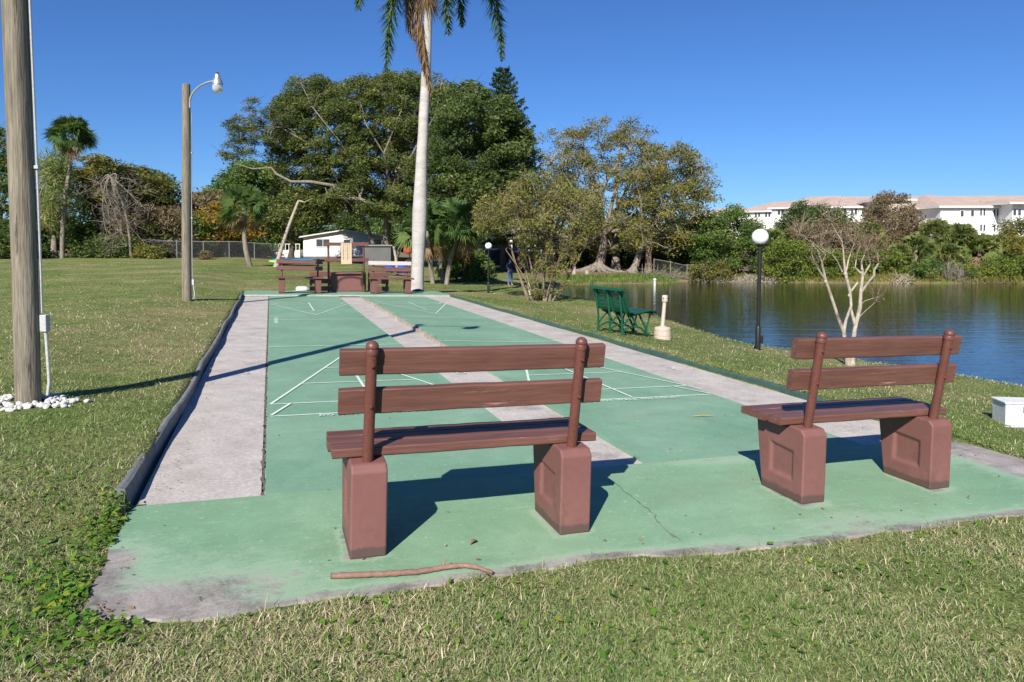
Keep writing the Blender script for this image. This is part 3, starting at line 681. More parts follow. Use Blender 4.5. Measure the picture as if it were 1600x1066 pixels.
# ------------------------------------------------------------------ poles with dusk-to-dawn lamps
def wood_pole(label, x, y, top, r0, r1, lean, group, arm_dir=(1, 0), arm=.82, conduit=True, seed=1):
    zb = g(x, y)-.1; root = thing('lamp_pole', label, 'lamp post', (x, y, zb), 0, group); r = random.Random(seed)
    Ht = top-zb; n = 26; ax = []
    for i in range(n+1):
        t = i/n; ax.append(Vector((lean[0]*t+.012*math.sin(5*t+seed), lean[1]*t+.01*math.sin(4*t), Ht*t)))
    mb = MB(); k = 28; V = []
    for i, c in enumerate(ax):
        R = r0+(r1-r0)*i/n
        for j in range(k):
            a = 2*math.pi*j/k; rr = R*(1+.018*math.sin(3*a+i*.3+seed)+.012*math.sin(7*a+1+i*.12)+r.uniform(-.006, .006))
            V.append(c+Vector((rr*math.cos(a), rr*math.sin(a), 0)))
    F = [(i*k+j, i*k+(j+1) % k, (i+1)*k+(j+1) % k, (i+1)*k+j) for i in range(n) for j in range(k)]
    mb.add(V, F, 0, True); mb.add(V[-k:], [tuple(range(k))]); mb.build('pole', M['pole_wood'], root)
    def axis(z): t = z/Ht; i = min(int(t*n), n-1); f = t*n-i; return ax[i].lerp(ax[i+1], f)
    def rad(z): return r0+(r1-r0)*z/Ht
    if conduit:
        cd = Vector((.90, .30, 0)).normalized()
        P = []
        for z in np.linspace(.78 if seed == 1 else .55, Ht-.6, 14):
            P.append(axis(z)+cd*(rad(z)+.016))
        mb = MB(); mb.tube(P, .011, 8); 
        for z in (1.9, 3.3): p = axis(z)+cd*(rad(z)+.016); mb.box(p, (.05, .05, .025))
        mb.build('conduit', M['pvc'], root)
        bz = .70 if seed == 1 else .5; p = axis(bz)+cd*(rad(bz)+.03)
        mb = MB(); mb.box(p, (.062, .055, .13 if seed == 1 else .12)); jb = mb.build('junction_box', M['pvc'], root, .005)
        mb = MB(); q = axis(.1)+cd*(rad(.1)+.05)
        mb.tube([p+Vector((0.01, 0, -.06)), p+Vector((.016, 0, -.2)), q+Vector((.012, -.01, .20)), q+Vector((.012, -.01, .13)), q+Vector((.0, -.015, .04))], .012, 8)
        mb.build('conduit', M['pvc'], root)
    # curved arm
    A = axis(Ht-.38)+Vector((arm_dir[0]*rad(Ht)*1.0, arm_dir[1]*rad(Ht), 0)); d = Vector((arm_dir[0], arm_dir[1], 0)); P = []
    for t in np.linspace(0, 1, 12):
        P.append(A+d*(arm*(t**1.6))+Vector((0, 0, .42*math.sin(t*math.pi*.5)**.9)))
    P = [A-Vector((0, 0, .12))]+P
    mb = MB(); mb.tube(P, .021, 10); mb.build('arm', M['galv'], root)
    h = P[-1]+d*.02
    mb = MB(); mb.lathe([(.035, .14), (.05, .13), (.062, .06), (.085, .02), (.105, -.03), (.112, -.08), (.10, -.085)], c=h, n=20); hd = mb.build('lamp_head', M['galv'], root)
    mb = MB(); mb.lathe([(.012, .18), (.03, .175), (.03, .13)], c=h, n=12); mb.build('photocell', M['ink'], hd)
    mb = MB(); mb.lathe([(.098, -.08), (.108, -.12), (.105, -.18), (.085, -.23), (.05, -.255), (.01, -.26)], c=h, n=20); mb.build('refractor', M['lampglass'], hd)
    return root
PX1 = (-3.745, 5.40)
wood_pole('thick weathered wooden lamp pole nearest the camera, cropped by the top of the picture', *PX1, 5.25, .087, .082, (.0, 0), 'wooden lamp poles', (.99, .02), .80, True, 1)
p2 = ground(292, 470)
wood_pole('slender weathered wooden lamp pole standing whole on the lawn left of the lanes', p2.x, p2.y, atY(296, 132, p2.y).z, .098, .082, (.07, 0), 'wooden lamp poles', (.97, -.2), .66, True, 3)
# white rocks round the near pole: each a rock of its own
rr = random.Random(8); protos = []
def rock_mesh(seed):
    bm = bmesh.new(); bmesh.ops.create_icosphere(bm, subdivisions=2, radius=1); r = random.Random(seed)
    a = [Vector((r.gauss(0, 1), r.gauss(0, 1), r.gauss(0, 1))).normalized() for _ in range(5)]
    for v in bm.verts:
        for q in a:
            d = v.co.dot(q)
            if d > .62: v.co -= q*(d-.62)*.85
        v.co *= 1+r.uniform(-.04, .04)
    me = bpy.data.meshes.new('rock'); bm.to_mesh(me); bm.free(); me.materials.append(M['rock']); return me
RM = [rock_mesh(i) for i in range(7)]; nr = 0
for i in range(400):
    a = rr.uniform(0, 2*math.pi); R = rr.uniform(.10, .33)*(1+.25*math.sin(a*2)); x, y = PX1[0]+R*math.cos(a)*1.05+.02, PX1[1]+R*math.sin(a)*.9-.03
    if math.hypot(x-PX1[0], y-PX1[1]) < .125 or nr >= 120: continue
    s = rr.uniform(.014, .030); o = link(bpy.data.objects.new('white_rock', RM[i % 7])); nr += 1
    o.location = (x, y, g(x, y)+s*.35); o.scale = (s*1.2, s, s*.75); o.rotation_euler = (rr.uniform(-.4, .4), rr.uniform(-.4, .4), rr.uniform(0, 6))
    tag(o, 'one of the loose white rocks ringing the foot of the thick lamp pole', 'rock', 'white rocks around the thick lamp pole')

# ------------------------------------------------------------------ globe lamps
def globe_lamp(label, px, py, topy, Hs=None):
    b = ground(px, py); top = atY(px, topy, b.y).z; h = top-b.z
    root = thing('globe_lamp', label, 'lamp', (b.x, b.y, b.z-.03), 0, 'globe lamps on the lawn'); s = h/2.15
    mb = MB(); mb.tube([(0, 0, 0), (.012, 0, h-.24*s)], .032*s, 14); mb.build('pole', M['black'], root)
    mb = MB(); mb.lathe([(.045, 0), (.045, .42), (.036, .44)], n=14); mb.box((.05, -.02, .22), (.05, .06, .14)); mb.build('base_sleeve', M['black'], root, .004)
    mb = MB(); mb.lathe([(.034, -.05), (.06, -.03), (.075, .0), (.075, .025)], c=(.012, 0, h-.255*s), n=18); mb.build('collar', M['black'], root)
    mb = MB(); R = .142*s; mb.lathe([(R*math.sin(t), -R*math.cos(t)) for t in np.linspace(.35, math.pi-.01, 20)], c=(.012, 0, h-R), n=32); mb.build('globe', M['globe'], root)
globe_lamp('white globe lamp on a slim black pole at the near lake bank', 1184, 547, 355)
globe_lamp('smaller distant white globe lamp on a dark pole in tree shade', 763, 458, 378)

# ------------------------------------------------------------------ green slatted bench
def green_bench():
    a = ground(936, 517); b_ = ground(973, 524); d = Vector((b_.x-a.x, b_.y-a.y, 0)); L_ = d.length; d.normalize()
    # local x runs along the bench (towards the camera), local y to the lake
    rz = math.atan2(d.y, d.x); c = (a+b_)/2
    root = thing('garden_bench', 'green metal slatted bench facing the lake beside the beige ash bin', 'bench', (c.x, c.y, c.z-.01), rz)
    s = 1.0
    back = [(.30, .40), (.16, .385), (.07, .42), (.03, .50), (.00, .62), (-.035, .74), (-.075, .80), (-.12, .815), (-.15, .79)]
    seat = [(.64, .375), (.60, .41), (.50, .425), (.40, .415)]
    curve = seat+back
    hl = L_/2+.14; fx = [-L_/2, 0, L_/2]
    def arc(mb, pts, wd=.035, th=.022, x=0):
        for p, q in zip(pts, pts[1:]): mb.bar((x, p[0], p[1]), (x, q[0], q[1]), wd, th, (1, 0, 0) if False else (0, -(q[1]-p[1]), q[0]-p[0]))
    for i, x in enumerate(fx):
        mb = MB()
        T = lambda pts, r: mb.tube([(x, q[0], q[1]) for q in pts], r, 8)
        T([(p[0], p[1]-.028) for p in curve], .019)
        if True:
            T([(-.02, .0), (-.015, .16), (-.02, .32), (-.04, .5), (-.06, .66), (-.07, .78)], [.026, .02, .02, .02, .018, .016])
            T([(.50, .0), (.49, .10), (.42, .22), (.36, .33), (.34, .40)], [.026, .022, .02, .02, .02])
            T([(.49, .08), (.53, .22), (.58, .36)], .016)
            T([(-.02, .14), (.08, .26), (.16, .33), (.30, .37)], .016)
            T([(-.02, .05), (.06, .12), (.16, .155), (.26, .155), (.38, .12), (.47, .04)], .016)
            T([(.16, .38), (.27, .20), (.30, .16)], .018)
            mb.box((x, -.02, .012), (.06, .09, .024)); mb.box((x, .50, .012), (.06, .09, .024))
        mb.build('side_frame' if i != 1 else 'centre_frame', M['green_metal'], root)
    # slats follow the curve
    pts = [Vector((0, *p)) for p in curve]; acc = [0]
    for p, q in zip(pts, pts[1:]): acc.append(acc[-1]+(q-p).length)
    for k in range(15):
        t = acc[-1]*(k+.5)/15; j = max(i for i in range(len(acc)) if acc[i] <= t); j = min(j, len(pts)-2)
        f = (t-acc[j])/(acc[j+1]-acc[j]); p = pts[j].lerp(pts[j+1], f); tg = (pts[j+1]-pts[j]).normalized()
        nrm = Vector((0, -tg.z, tg.y))
        if nrm.z < 0 and j < 6: nrm = -nrm
        q = p+nrm*.006; mb = MB(); mb.bar((-hl, q.y, q.z), (hl, q.y, q.z), .062, .012, nrm); mb.build('slat', M['green_metal'], root, .003)
    return c, rz
gb, grz = green_bench()
# ash bin
b = ground(1035, 530); hb = .80
ab = thing('ash_bin', 'beige plastic smokers bin with a tall neck beside the green bench', 'ash bin', (b.x, b.y, b.z-.02), 0)
mb = MB(); mb.lathe([(.148, 0), (.150, .07), (.143, .075), (.143, .085), (.149, .09), (.147, .155), (.139, .16), (.139, .17), (.143, .175), (.141, .215), (.125, .232), (.06, .245), (.038, .26)], n=28); mb.build('base', M['beige'], ab)
mb = MB(); mb.tube([(0, 0, .25), (.035, 0, hb-.1)], [.036, .032], 16); mb.build('neck', M['beige'], ab)
mb = MB(); mb.lathe([(.034, -.02), (.050, -.012), (.052, .0), (.052, .085), (.046, .10), (.01, .105)], c=(.037, 0, hb-.11), n=20); hd = mb.build('head', M['beige'], ab)
mb = MB()
for a in (-.7, .9, -2.2): mb.lathe([(.012, -.002), (.012, .002)], c=(0, 0, 0), n=10); q = mb.v[-20:]; mb.v[-20:] = [tuple(Matrix.Rotation(a, 3, 'Z') @ (Matrix.Rotation(math.pi/2, 3, 'Y') @ Vector(p))+Vector((.037+.0525*math.cos(a), .0525*math.sin(a), hb-.06))) for p in q]
mb.build('hole', M['dark'], hd)
# utility box by the right edge
b = ground(1600, 668)
ub = thing('utility_box', 'low white metal utility box with a grey pipe at the right edge of the picture', 'utility box', (b.x+.02, b.y+.02, b.z-.02), math.radians(-8))
mb = MB(); mb.box((0, .12, .11), (.30, .22, .21)); mb.build('cabinet', M['white_paint'], ub, .006)
mb = MB(); mb.box((0, .12, .222), (.32, .24, .016)); mb.build('lid', M['white_paint'], ub, .004)
mb = MB(); mb.box((0, .006, .17), (.03, .012, .05)); mb.build('latch', M['galv'], ub, .002)
mb = MB(); mb.tube([(-.22, -.07, .015), (-.10, -.05, .03), (.2, -.02, .05)], .016, 10); mb.build('pipe', M['pvc'], ub)
# stick, leaves
def on(px, py, off=.0): return court(px, py, off)
mb = MB(); P = [on(px, py)+Vector((0, 0, .014)) for px, py in ((518, 905), (560, 904), (600, 902), (650, 899), (690, 892), (722, 888), (748, 892), (770, 900))]
rs = random.Random(3); Pf = [P[i].lerp(P[i+1], k/6)+Vector((rs.uniform(-.002, .002), rs.uniform(-.002, .002), rs.uniform(-.001, .0015))) for i in range(7) for k in range(6)]+[P[-1]]; Pf[0] = P[0]
mb.tube(Pf, [(.0125-.005*(i/42)**3)*rs.uniform(.88, 1.12) for i in range(43)], 10)
mb.tube([P[4], P[4]+Vector((.02, .02, .03))], [.006, .003], 6)
st = mb.build('fallen_stick', M['stick']); tag(st, 'long peeling brown stick lying on the front edge of the green slab', 'stick')
mb = MB(); mb.lathe([(.001, -.001), (.0125, 0), (.001, .001)], n=10); q = (P[0]-P[1]).normalized(); R = q.to_track_quat('Z', 'Y').to_matrix(); mb.v = [tuple(R @ Vector(p)+P[0]+q*.002) for p in mb.v]; mb.build('cut_end', M['cut_wood'], st)
def leaf(label, px, py, L_, wd, rz, m, curl=.01):
    c = on(px, py, .006); mb = MB(); n = 8; Pq = []
    for i in range(n+1):
        t = i/n; ww = wd*math.sin(math.pi*min(max(t, .04), .96))**.8; z = curl*math.sin(math.pi*t)
        Pq += [((t-.5)*L_, -ww/2, z+.003), ((t-.5)*L_, 0, z), ((t-.5)*L_, ww/2, z+.003)]
    mb.add(Pq, [(i*3+k, i*3+k+3, i*3+k+4, i*3+k+1) for i in range(n) for k in (0, 1)])
    o = mb.build('fallen_leaf', m, loc=c, rz=rz); sd = o.modifiers.new('thickness', 'SOLIDIFY'); sd.thickness = .0012
    return tag(o, label, 'leaf', 'fallen leaves on the court')
leaf('long narrow yellow leaf lying on the right lane', 1098, 651, .20, .016, .05, M['leaf_y'])
leaf('small curled brown leaf in front of the nearer bench', 740, 848, .05, .022, .9, M['leaf_b'], .012)
leaf('tiny brown leaf on the left concrete strip', 385, 583, .06, .03, .4, M['leaf_b'])
leaf('pale leaf by the green kerb board', 1053, 576, .05, .03, 1.2, M['rock'])

# ------------------------------------------------------------------ foliage helpers
def rand_unit(r, n):
    v = r.normal(0, 1, (n, 3)); return v/np.linalg.norm(v, axis=1, keepdims=True)
def leaf_quads(r, C, size, aspect=.45, flat=.0, spread=.4, droop=0.):
    """rhombic leaves at centres C (n,3); flat pulls normals up"""
    n = len(C); d = rand_unit(r, n); d[:, 2] = d[:, 2]*(1-flat)-droop; d /= np.linalg.norm(d, axis=1, keepdims=True)
    q = rand_unit(r, n); s = np.cross(d, q); s[:, 2] *= (1-flat*.7); s /= np.linalg.norm(s, axis=1, keepdims=True)+1e-9
    L_ = size*r.uniform(.6, 1.4, n)[:, None]; W = L_*aspect
    return np.stack([C-d*L_*.5, C+s*W*.5, C+d*L_*.5, C-s*W*.5], 1)
def in_poly(x, y, P):
    ins = False; j = len(P)-1
    for i in range(len(P)):
        if (P[i][1] > y) != (P[j][1] > y) and x < (P[j][0]-P[i][0])*(y-P[i][1])/(P[j][1]-P[i][1])+P[i][0]: ins = not ins
        j = i
    return ins
def clusters(r, P, Y, depth, n, mind):
    """points spread through the crown volume whose outline is P"""
    xs = [p[0] for p in P]; ys = [p[1] for p in P]; x0, x1, y0, y1 = min(xs), max(xs), min(ys), max(ys); out = []; tries = 0
    while len(out) < n and tries < n*60:
        tries += 1; x, y = r.uniform(x0, x1), r.uniform(y0, y1)
        if not in_poly(x, y, P): continue
        if any((x-a)**2+(y-b)**2 < (mind*.55)**2 for a, b, _ in out[-40:]): continue
        tx = (x-(x0+x1)/2)/((x1-x0)/2); ty = (y-(y0+y1)/2)/((y1-y0)/2)
        k = math.sqrt(max(.08, 1-min(1, tx*tx*.8+ty*ty*.5))); out.append((x, y, Y+depth*k*r.uniform(-1, 1)))
    return [atY(*p) for p in out]
def limb_path(r, a, b, k=7, wob=.06, sag=0.):
    a, b = Vector(a), Vector(b); L_ = (b-a).length; pts = []
    o1 = Vector(r.normal(0, wob*L_, 3)); o2 = Vector(r.normal(0, wob*L_, 3)); up = Vector((0, 0, L_*.10))
    for i in range(k+1):
        t = i/k; pts.append(a.lerp(b, t)+(o1*math.sin(math.pi*t)+o2*math.sin(2*math.pi*t)*.5)+up*math.sin(math.pi*t)*(1 if sag == 0 else -sag))
    return pts
def make_tree(name, label, cat, group, base, Y, P, depth, leafm, barkm, seed, n_cl=60, mind=14, leaves=300, lsize=.12, crad=(.6, .25), nlimb=5, r0=.25,
              fork=.35, aspect=.45, flat=.3, twig=.02, trunks=None, varbias=(0, 0), droop=0., sparse=None, showtwigs=True, limbs_px=None, extra=0, collar=None):
    r = np.random.default_rng(seed); root = thing(name, label, cat, base, 0, group); B = Vector(base)
    C = clusters(r, P, Y, depth, n_cl, mind)
    top = sum(C, Vector())/len(C)
    mb = MB(); forks = []
    zs = sorted(c.z for c in C); lowz = zs[max(0, len(zs)//12)]
    tr = trunks or [(B, B.lerp(Vector((top.x, top.y, max(lowz, B.z+.5))), 1.0) if False else Vector((B.x+(top.x-B.x)*.35, B.y+(top.y-B.y)*.35, B.z+(top.z-B.z)*fork)), r0)]
    for a, b, rr0 in tr:
        p = limb_path(r, a, b, 8, .03, 0.); n = len(p); rad = [rr0*(1.0-.35*i/(n-1))*(1+.8*math.exp(-i*1.3)) for i in range(n)]
        mb.tube([q-B for q in p], rad, 12); forks.append((p[-1], rr0*.62))
    # main limbs to spread-out clusters
    idx = []; 
    for k in range(min(nlimb, len(C))):
        if not idx: j = int(r.integers(len(C)))
        else: j = int(np.argmax([min((C[i]-C[q]).length for q in idx) for i in range(len(C))]))
        idx.append(j)
    nodes = []
    for j in idx:
        f = min(forks, key=lambda q: (q[0]-C[j]).length); p = limb_path(r, f[0], C[j], 8, .07)
        rad = [max(twig, f[1]*.75*(1-i/8.)**.9) for i in range(9)]; mb.tube([q-B for q in p], rad, 7)
        nodes += [(p[i], rad[i]) for i in range(2, 9)]
    for (pl, lY, lr) in (limbs_px or []):
        p = [atY(x, y, q) for x, y, q in pl]; k = len(p); rad = [max(twig, lr*(1-i/(k-.2))) for i in range(k)]; mb.tube([q-B for q in p], rad, 8); nodes += [(q, e) for q, e in zip(p, rad)]
    for j, c in enumerate(C):
        if j in idx: continue
        nd = min(nodes, key=lambda q: (q[0]-c).length); p = limb_path(r, nd[0], c, 4, .09)
        mb.tube([q-B for q in p], [max(twig, nd[1]*.5)*(1-i/5.)+twig*.4 for i in range(5)], 5)
        if j % 3 == 0: nodes.append((p[3], twig*1.2))
    if showtwigs:
        for c in C:
            for k in range(showtwigs if showtwigs > 1 else 3):
                e = c+Vector(np.clip(r.normal(0, .7, 3), -1, 1)*np.array([crad[0], crad[0], crad[1]+crad[0]*.3])); mid = c.lerp(e, .5)+Vector(r.normal(0, .08, 3))
                mb.tube([c-B, mid-B, e-B], [twig*.8, twig*.6, twig*.25], 3, False)
    mb.build('trunk', barkm, root)
    V = []; A = []
    for c in C:
        n = max(4, int(leaves*r.uniform(.45, 1.35)*(sparse(c) if sparse else 1)))
        s = 1+r.uniform(-.3, .35); d = rand_unit(r, n)*(r.random(n)**.42)[:, None]
        P3 = np.array(c)[None]+d*np.array([crad[0], crad[0], crad[1]])*s-np.array([0, 0, 1])*(droop*(np.hypot(d[:, 0], d[:, 1])**2)*crad[0])[:, None]
        V.append(P3); cv = r.normal(.45, .2); A.append(np.clip(r.normal(cv, .2, n), 0, 1))
    V = np.concatenate(V)-np.array(B)[None]; A = np.concatenate(A)
    Q = leaf_quads(r, V, lsize, aspect, flat, droop=droop*.4)
    np_mesh('crown', Q, 4, leafm, root, var=np.repeat(A, 4))
    return root
def G(px, py): return ground(px, py)
def onY(px, Y):
    a, b, c = ray(px, 400); x = float(a*Y/b); return Vector((x, Y, g(x, Y)))

# ------------------------------------------------------------------ palms
def frond(mb_leaf, mb_rib, P0, P1, P2, n, leaflet, r, width=.035, hang=.8, rad=.02, twist=0.):
    """pinnate frond along a quadratic curve"""
    P0, P1, P2 = Vector(P0), Vector(P1), Vector(P2); pts = []
    for i in range(13):
        t = i/12; pts.append(P0*(1-t)**2+P1*2*t*(1-t)+P2*t*t)
    mb_rib.tube(pts, [rad*(1-.8*i/12) for i in range(13)], 5, False)
    for k in range(n):
        t = .10+.9*(k+.5)/n; p = P0*(1-t)**2+P1*2*t*(1-t)+P2*t*t; tg = ((P1-P0)*(1-t)+(P2-P1)*t).normalized()
        side = tg.cross(Vector((0, 0, 1))); side = side.normalized() if side.length > .05 else Vector((math.cos(twist), math.sin(twist), 0))
        side = Matrix.Rotation(r.uniform(-1.5, 1.5), 3, tg) @ side
        upv = side.cross(tg)
        L_ = leaflet*(math.sin(math.pi*min(1, t*.86+.12))**.6)
        for s in (-1, 1):
            for q in (0, 1):
                d = (side*s*r.uniform(.45, 1.0)+tg*r.uniform(.4, .9)+upv*r.uniform(-.5, .5)); d = d.normalized(); d = (d+Vector((0, 0, -hang*r.uniform(.3, 1)))).normalized()
                l = L_*r.uniform(.75, 1.1); wv = tg.cross(d).normalized()*width*.5
                wv = (wv+Vector(r.normal(0, .3, 3))*width*.3)
                m_ = p+d*l*.45; e = p+d*l+Vector((0, 0, -.18*l*hang))
                mb_leaf.add([p, m_+wv, e, m_-wv], [(0, 1, 2, 3)], float(np.clip(r.normal(.4, .25), 0, 1)))
def royal_palm():
    r = np.random.default_rng(5); b = G(651, 458); Yp = b.y
    root = thing('royal_palm', 'tall royal palm with smooth pale trunk, its drooping fronds cropped by the picture top', 'palm tree', (b.x, b.y, b.z-.05))
    B = Vector(root.location); prof = [(651, 459, 29), (651, 452, 25), (652, 440, 22), (653, 415, 21), (654, 390, 22), (655, 360, 24), (656, 330, 24.5), (657, 300, 22), (658, 270, 19.5), (659, 240, 18), (661, 210, 17), (662, 180, 16.5), (664, 150, 16), (666, 110, 15.5), (667, 70, 15), (668, 30, 15), (669, 0, 14.5), (669, -14, 14)]
    P = [atY(x, y, Yp)-B for x, y, _ in prof]; rad = [q*Yp/FP*.465 for _, _, q in prof]
    mb = MB(); mb.tube(P, rad, 24); mb.build('trunk', M['palm_trunk'], root)
    cs = [atY(668, -10, Yp)-B, atY(669, -60, Yp)-B, atY(669, -105, Yp)-B]; mb = MB(); mb.tube(cs, [.155, .14, .07], 14); mb.build('crown_shaft', M['f_palm'], root)
    K = atY(669, -85, Yp)-B
    tips = [((604, 118), -.3, 'green'), ((785, 92), .4, 'green'), ((560, 14), -.6, 'green'), ((722, 40), 1.6, 'green'), ((700, 52), -1.5, 'green'), ((640, 40), 1.8, 'green'), ((820, -30), .9, 'green'), ((520, -30), -1.2, 'green'),
            ((600, -20), 2.6, 'green'), ((740, -20), 2.8, 'green'), ((690, -10), 3.2, 'green'), ((760, -60), -2.6, 'green'), ((580, -70), -2.4, 'green'), ((840, -120), .3, 'green')]
    for (tx, ty), dy, kind in tips:
        T = atY(tx, ty, Yp+dy)-B; out = Vector((T.x-K.x, T.y-K.y, 0)); 
        P1 = K+out*.80+Vector((0, 0, .55+.30*out.length)); ml, mr = MB(), MB()
        frond(ml, mr, K, P1, T, 190, .80, r, .042, .22, .028)
        fo = ml.build('frond', M['f_palm'], root); mr.build('rachis', M['f_palm'], fo)
    dead = [((674, 150), (652, -20), (655, 60), .0), ((668, 120), (648, -30), (650, 50), -.06), ((648, 60), (640, -30), (634, 20), -.1)]
    for (tx, ty), (ax, ay), (mx, my), dy in dead:
        ml, mr = MB(), MB(); frond(ml, mr, atY(ax, ay, Yp-.22)-B, atY(mx, my, Yp-.25+dy)-B, atY(tx, ty, Yp-.2)-B, 60, .42, r, .035, 1.5, .024)
        fo = ml.build('frond', M['f_dead'], root); fo['label'] = 'dead brown frond hanging along the trunk'; mr.build('rachis', M['f_dead'], fo)
    ml = MB()
    for k in range(500):
        a = r.uniform(0, 2*math.pi); z = r.uniform(-.2, 1.0); p = atY(668, 0, Yp)-B+Vector((math.cos(a)*.17, math.sin(a)*.17, z*.7)); e = p+Vector((math.cos(a)*r.uniform(.05, .5), math.sin(a)*r.uniform(.05, .5), -r.uniform(.3, .8))); wv = Vector((-math.sin(a), math.cos(a), 0))*.012
        ml.add([p-wv, p+wv, e], [(0, 1, 2)], r.random())
    o = ml.build('flower_stalk', M['f_dead'], root); o['kind'] = 'stuff'
    # dark blue hat-like disc leaning at the foot
    x = atY(653, 455, Yp-.42); t = thing('folded_tarp', 'dark blue domed tarp at the foot of the tall palm trunk', 'tarp', (x.x, x.y, g(x.x, x.y)+.02))
    mb = MB(); mb.lathe([(.22, 0), (.21, .05), (.17, .13), (.10, .19), (.01, .21)], n=20); mb.build('cover', M['navy'], t)
    mb = MB(); mb.box((0.0, -.22, .05), (.22, .03, .07)); mb.build('white_label', M['white_paint'], t, .006)
royal_palm()
def fan_palm(label, base, top, crown_r, r0, seed, leafm, group=None, nfan=34, dead=8, name='sabal_palm', lean=None, seg=16, lw=.05, cat='palm tree'):
    """palmetto: trunk and round head of fan leaves"""
    r = np.random.default_rng(seed); B = Vector(base); root = thing(name, label, cat, B, 0, group); T = Vector(top)-B
    mb = MB(); p = limb_path(r, (0, 0, -.1), T, 8, .02); mb.tube(p, [r0*(1.1-.25*i/8) for i in range(9)], 10); mb.build('trunk', M['bark_grey'], root)
    for kind, cnt in (('crown', nfan), ('dead_fronds', dead)):
        V = []; A = []
        for k in range(cnt):
            az = r.uniform(0, 2*math.pi); el = r.uniform(-.5, 1.35) if kind == 'crown' else r.uniform(-1.35, -.7)
            d = np.array([math.cos(az)*math.cos(el), math.sin(az)*math.cos(el), math.sin(el)]); st = crown_r*r.uniform(.35, .6); h = np.array(T)+d*st
            side = np.array([-math.sin(az), math.cos(az), 0.]); nrm = np.cross(d, side); bb = r.normal(0, .8); side, nrm = side*math.cos(bb)+nrm*math.sin(bb), nrm*math.cos(bb)-side*math.sin(bb); q = np.array(T)
            V.append([q-side*.01, q+side*.01, h+side*.01, h-side*.01]); A += [.6]*4
            cv = r.uniform(.1, .9)
            for j in range(seg):
                a = (j/(seg-1)-.5)*2.5; dd = d*math.cos(a)+side*math.sin(a); L_ = crown_r*r.uniform(.45, .6); e = h+dd*L_-np.array([0, 0, abs(r.normal(.25, .12))*L_]); m_ = h+dd*L_*.6
                ws = np.cross(dd, nrm)*lw*.5*crown_r
                V.append([h, m_+ws, e, m_-ws]); A += [float(np.clip(cv+r.normal(0, .12), 0, 1))]*4
        np_mesh(kind, np.array(V), 4, leafm if kind == 'crown' else M['f_dead'], root, var=np.array(A))
    return root
def Gb(px, Y): return onY(px, Y)

# ------------------------------------------------------------------ big trees near the middle
b = G(600, 416); YB = b.y
P_big = [(432, 275), (425, 225), (424, 185), (440, 150), (460, 124), (500, 116), (530, 134), (560, 124), (600, 116), (640, 112), (690, 122), (722, 150), (730, 220), (730, 290), (710, 352), (680, 372), (640, 352), (600, 332), (560, 352), (520, 325), (470, 308), (440, 298)]
tr = [(b, atY(608, 330, YB), .42), (b+Vector((-.5, -.2, 0)), atY(560, 330, YB-1), .20), (b+Vector((.6, .4, 0)), atY(640, 335, YB+1), .26), (b+Vector((.2, -.5, 0)), atY(612, 300, YB-2.5), .28)]
lp = [([(608, 332, YB-1), (585, 322, YB-3.5), (562, 311, YB-4.2), (535, 310, YB-4.6), (512, 303, YB-4.9), (508, 293, YB-5)], 0, .26),
      ([(560, 315, YB-3), (520, 290, YB-5), (485, 284, YB-5.2), (455, 284, YB-5.4), (432, 272, YB-5.4), (424, 262, YB-5.3), (395, 264, YB-5), (375, 258, YB-5), (358, 250, YB-5)], 0, .16),
      ([(600, 320, YB), (560, 270, YB-3), (500, 235, YB-4), (440, 200, YB-4), (400, 195, YB-4), (360, 215, YB-4)], 0, .10),
      ([(640, 330, YB-1), (670, 322, YB-4), (700, 324, YB-4.5), (720, 316, YB-4.5)], 0, .16),
      ([(612, 300, YB-2), (600, 240, YB-4.5), (575, 200, YB-5), (560, 150, YB-3)], 0, .10), ([(612, 300, YB-2), (650, 230, YB-4.5), (680, 180, YB-4), (690, 130, YB-2)], 0, .09),
      ([(600, 240, YB-4.5), (620, 190, YB-5), (640, 140, YB-3)], 0, .08), ([(560, 270, YB-3), (530, 220, YB-5), (490, 170, YB-4), (470, 130, YB-3)], 0, .07)]
make_tree('poinciana_tree', 'huge spreading feathery-leaved tree behind the score board, thick low limbs reaching left', 'tree', None, b, YB, P_big, 5.5, M['f_poin'], M['bark_grey'], 3,
          n_cl=820, mind=7, leaves=330, lsize=.25, aspect=.32, crad=(.95, .45), nlimb=18, r0=.4, trunks=tr, twig=.022, flat=.4, droop=.35, limbs_px=lp, showtwigs=2)
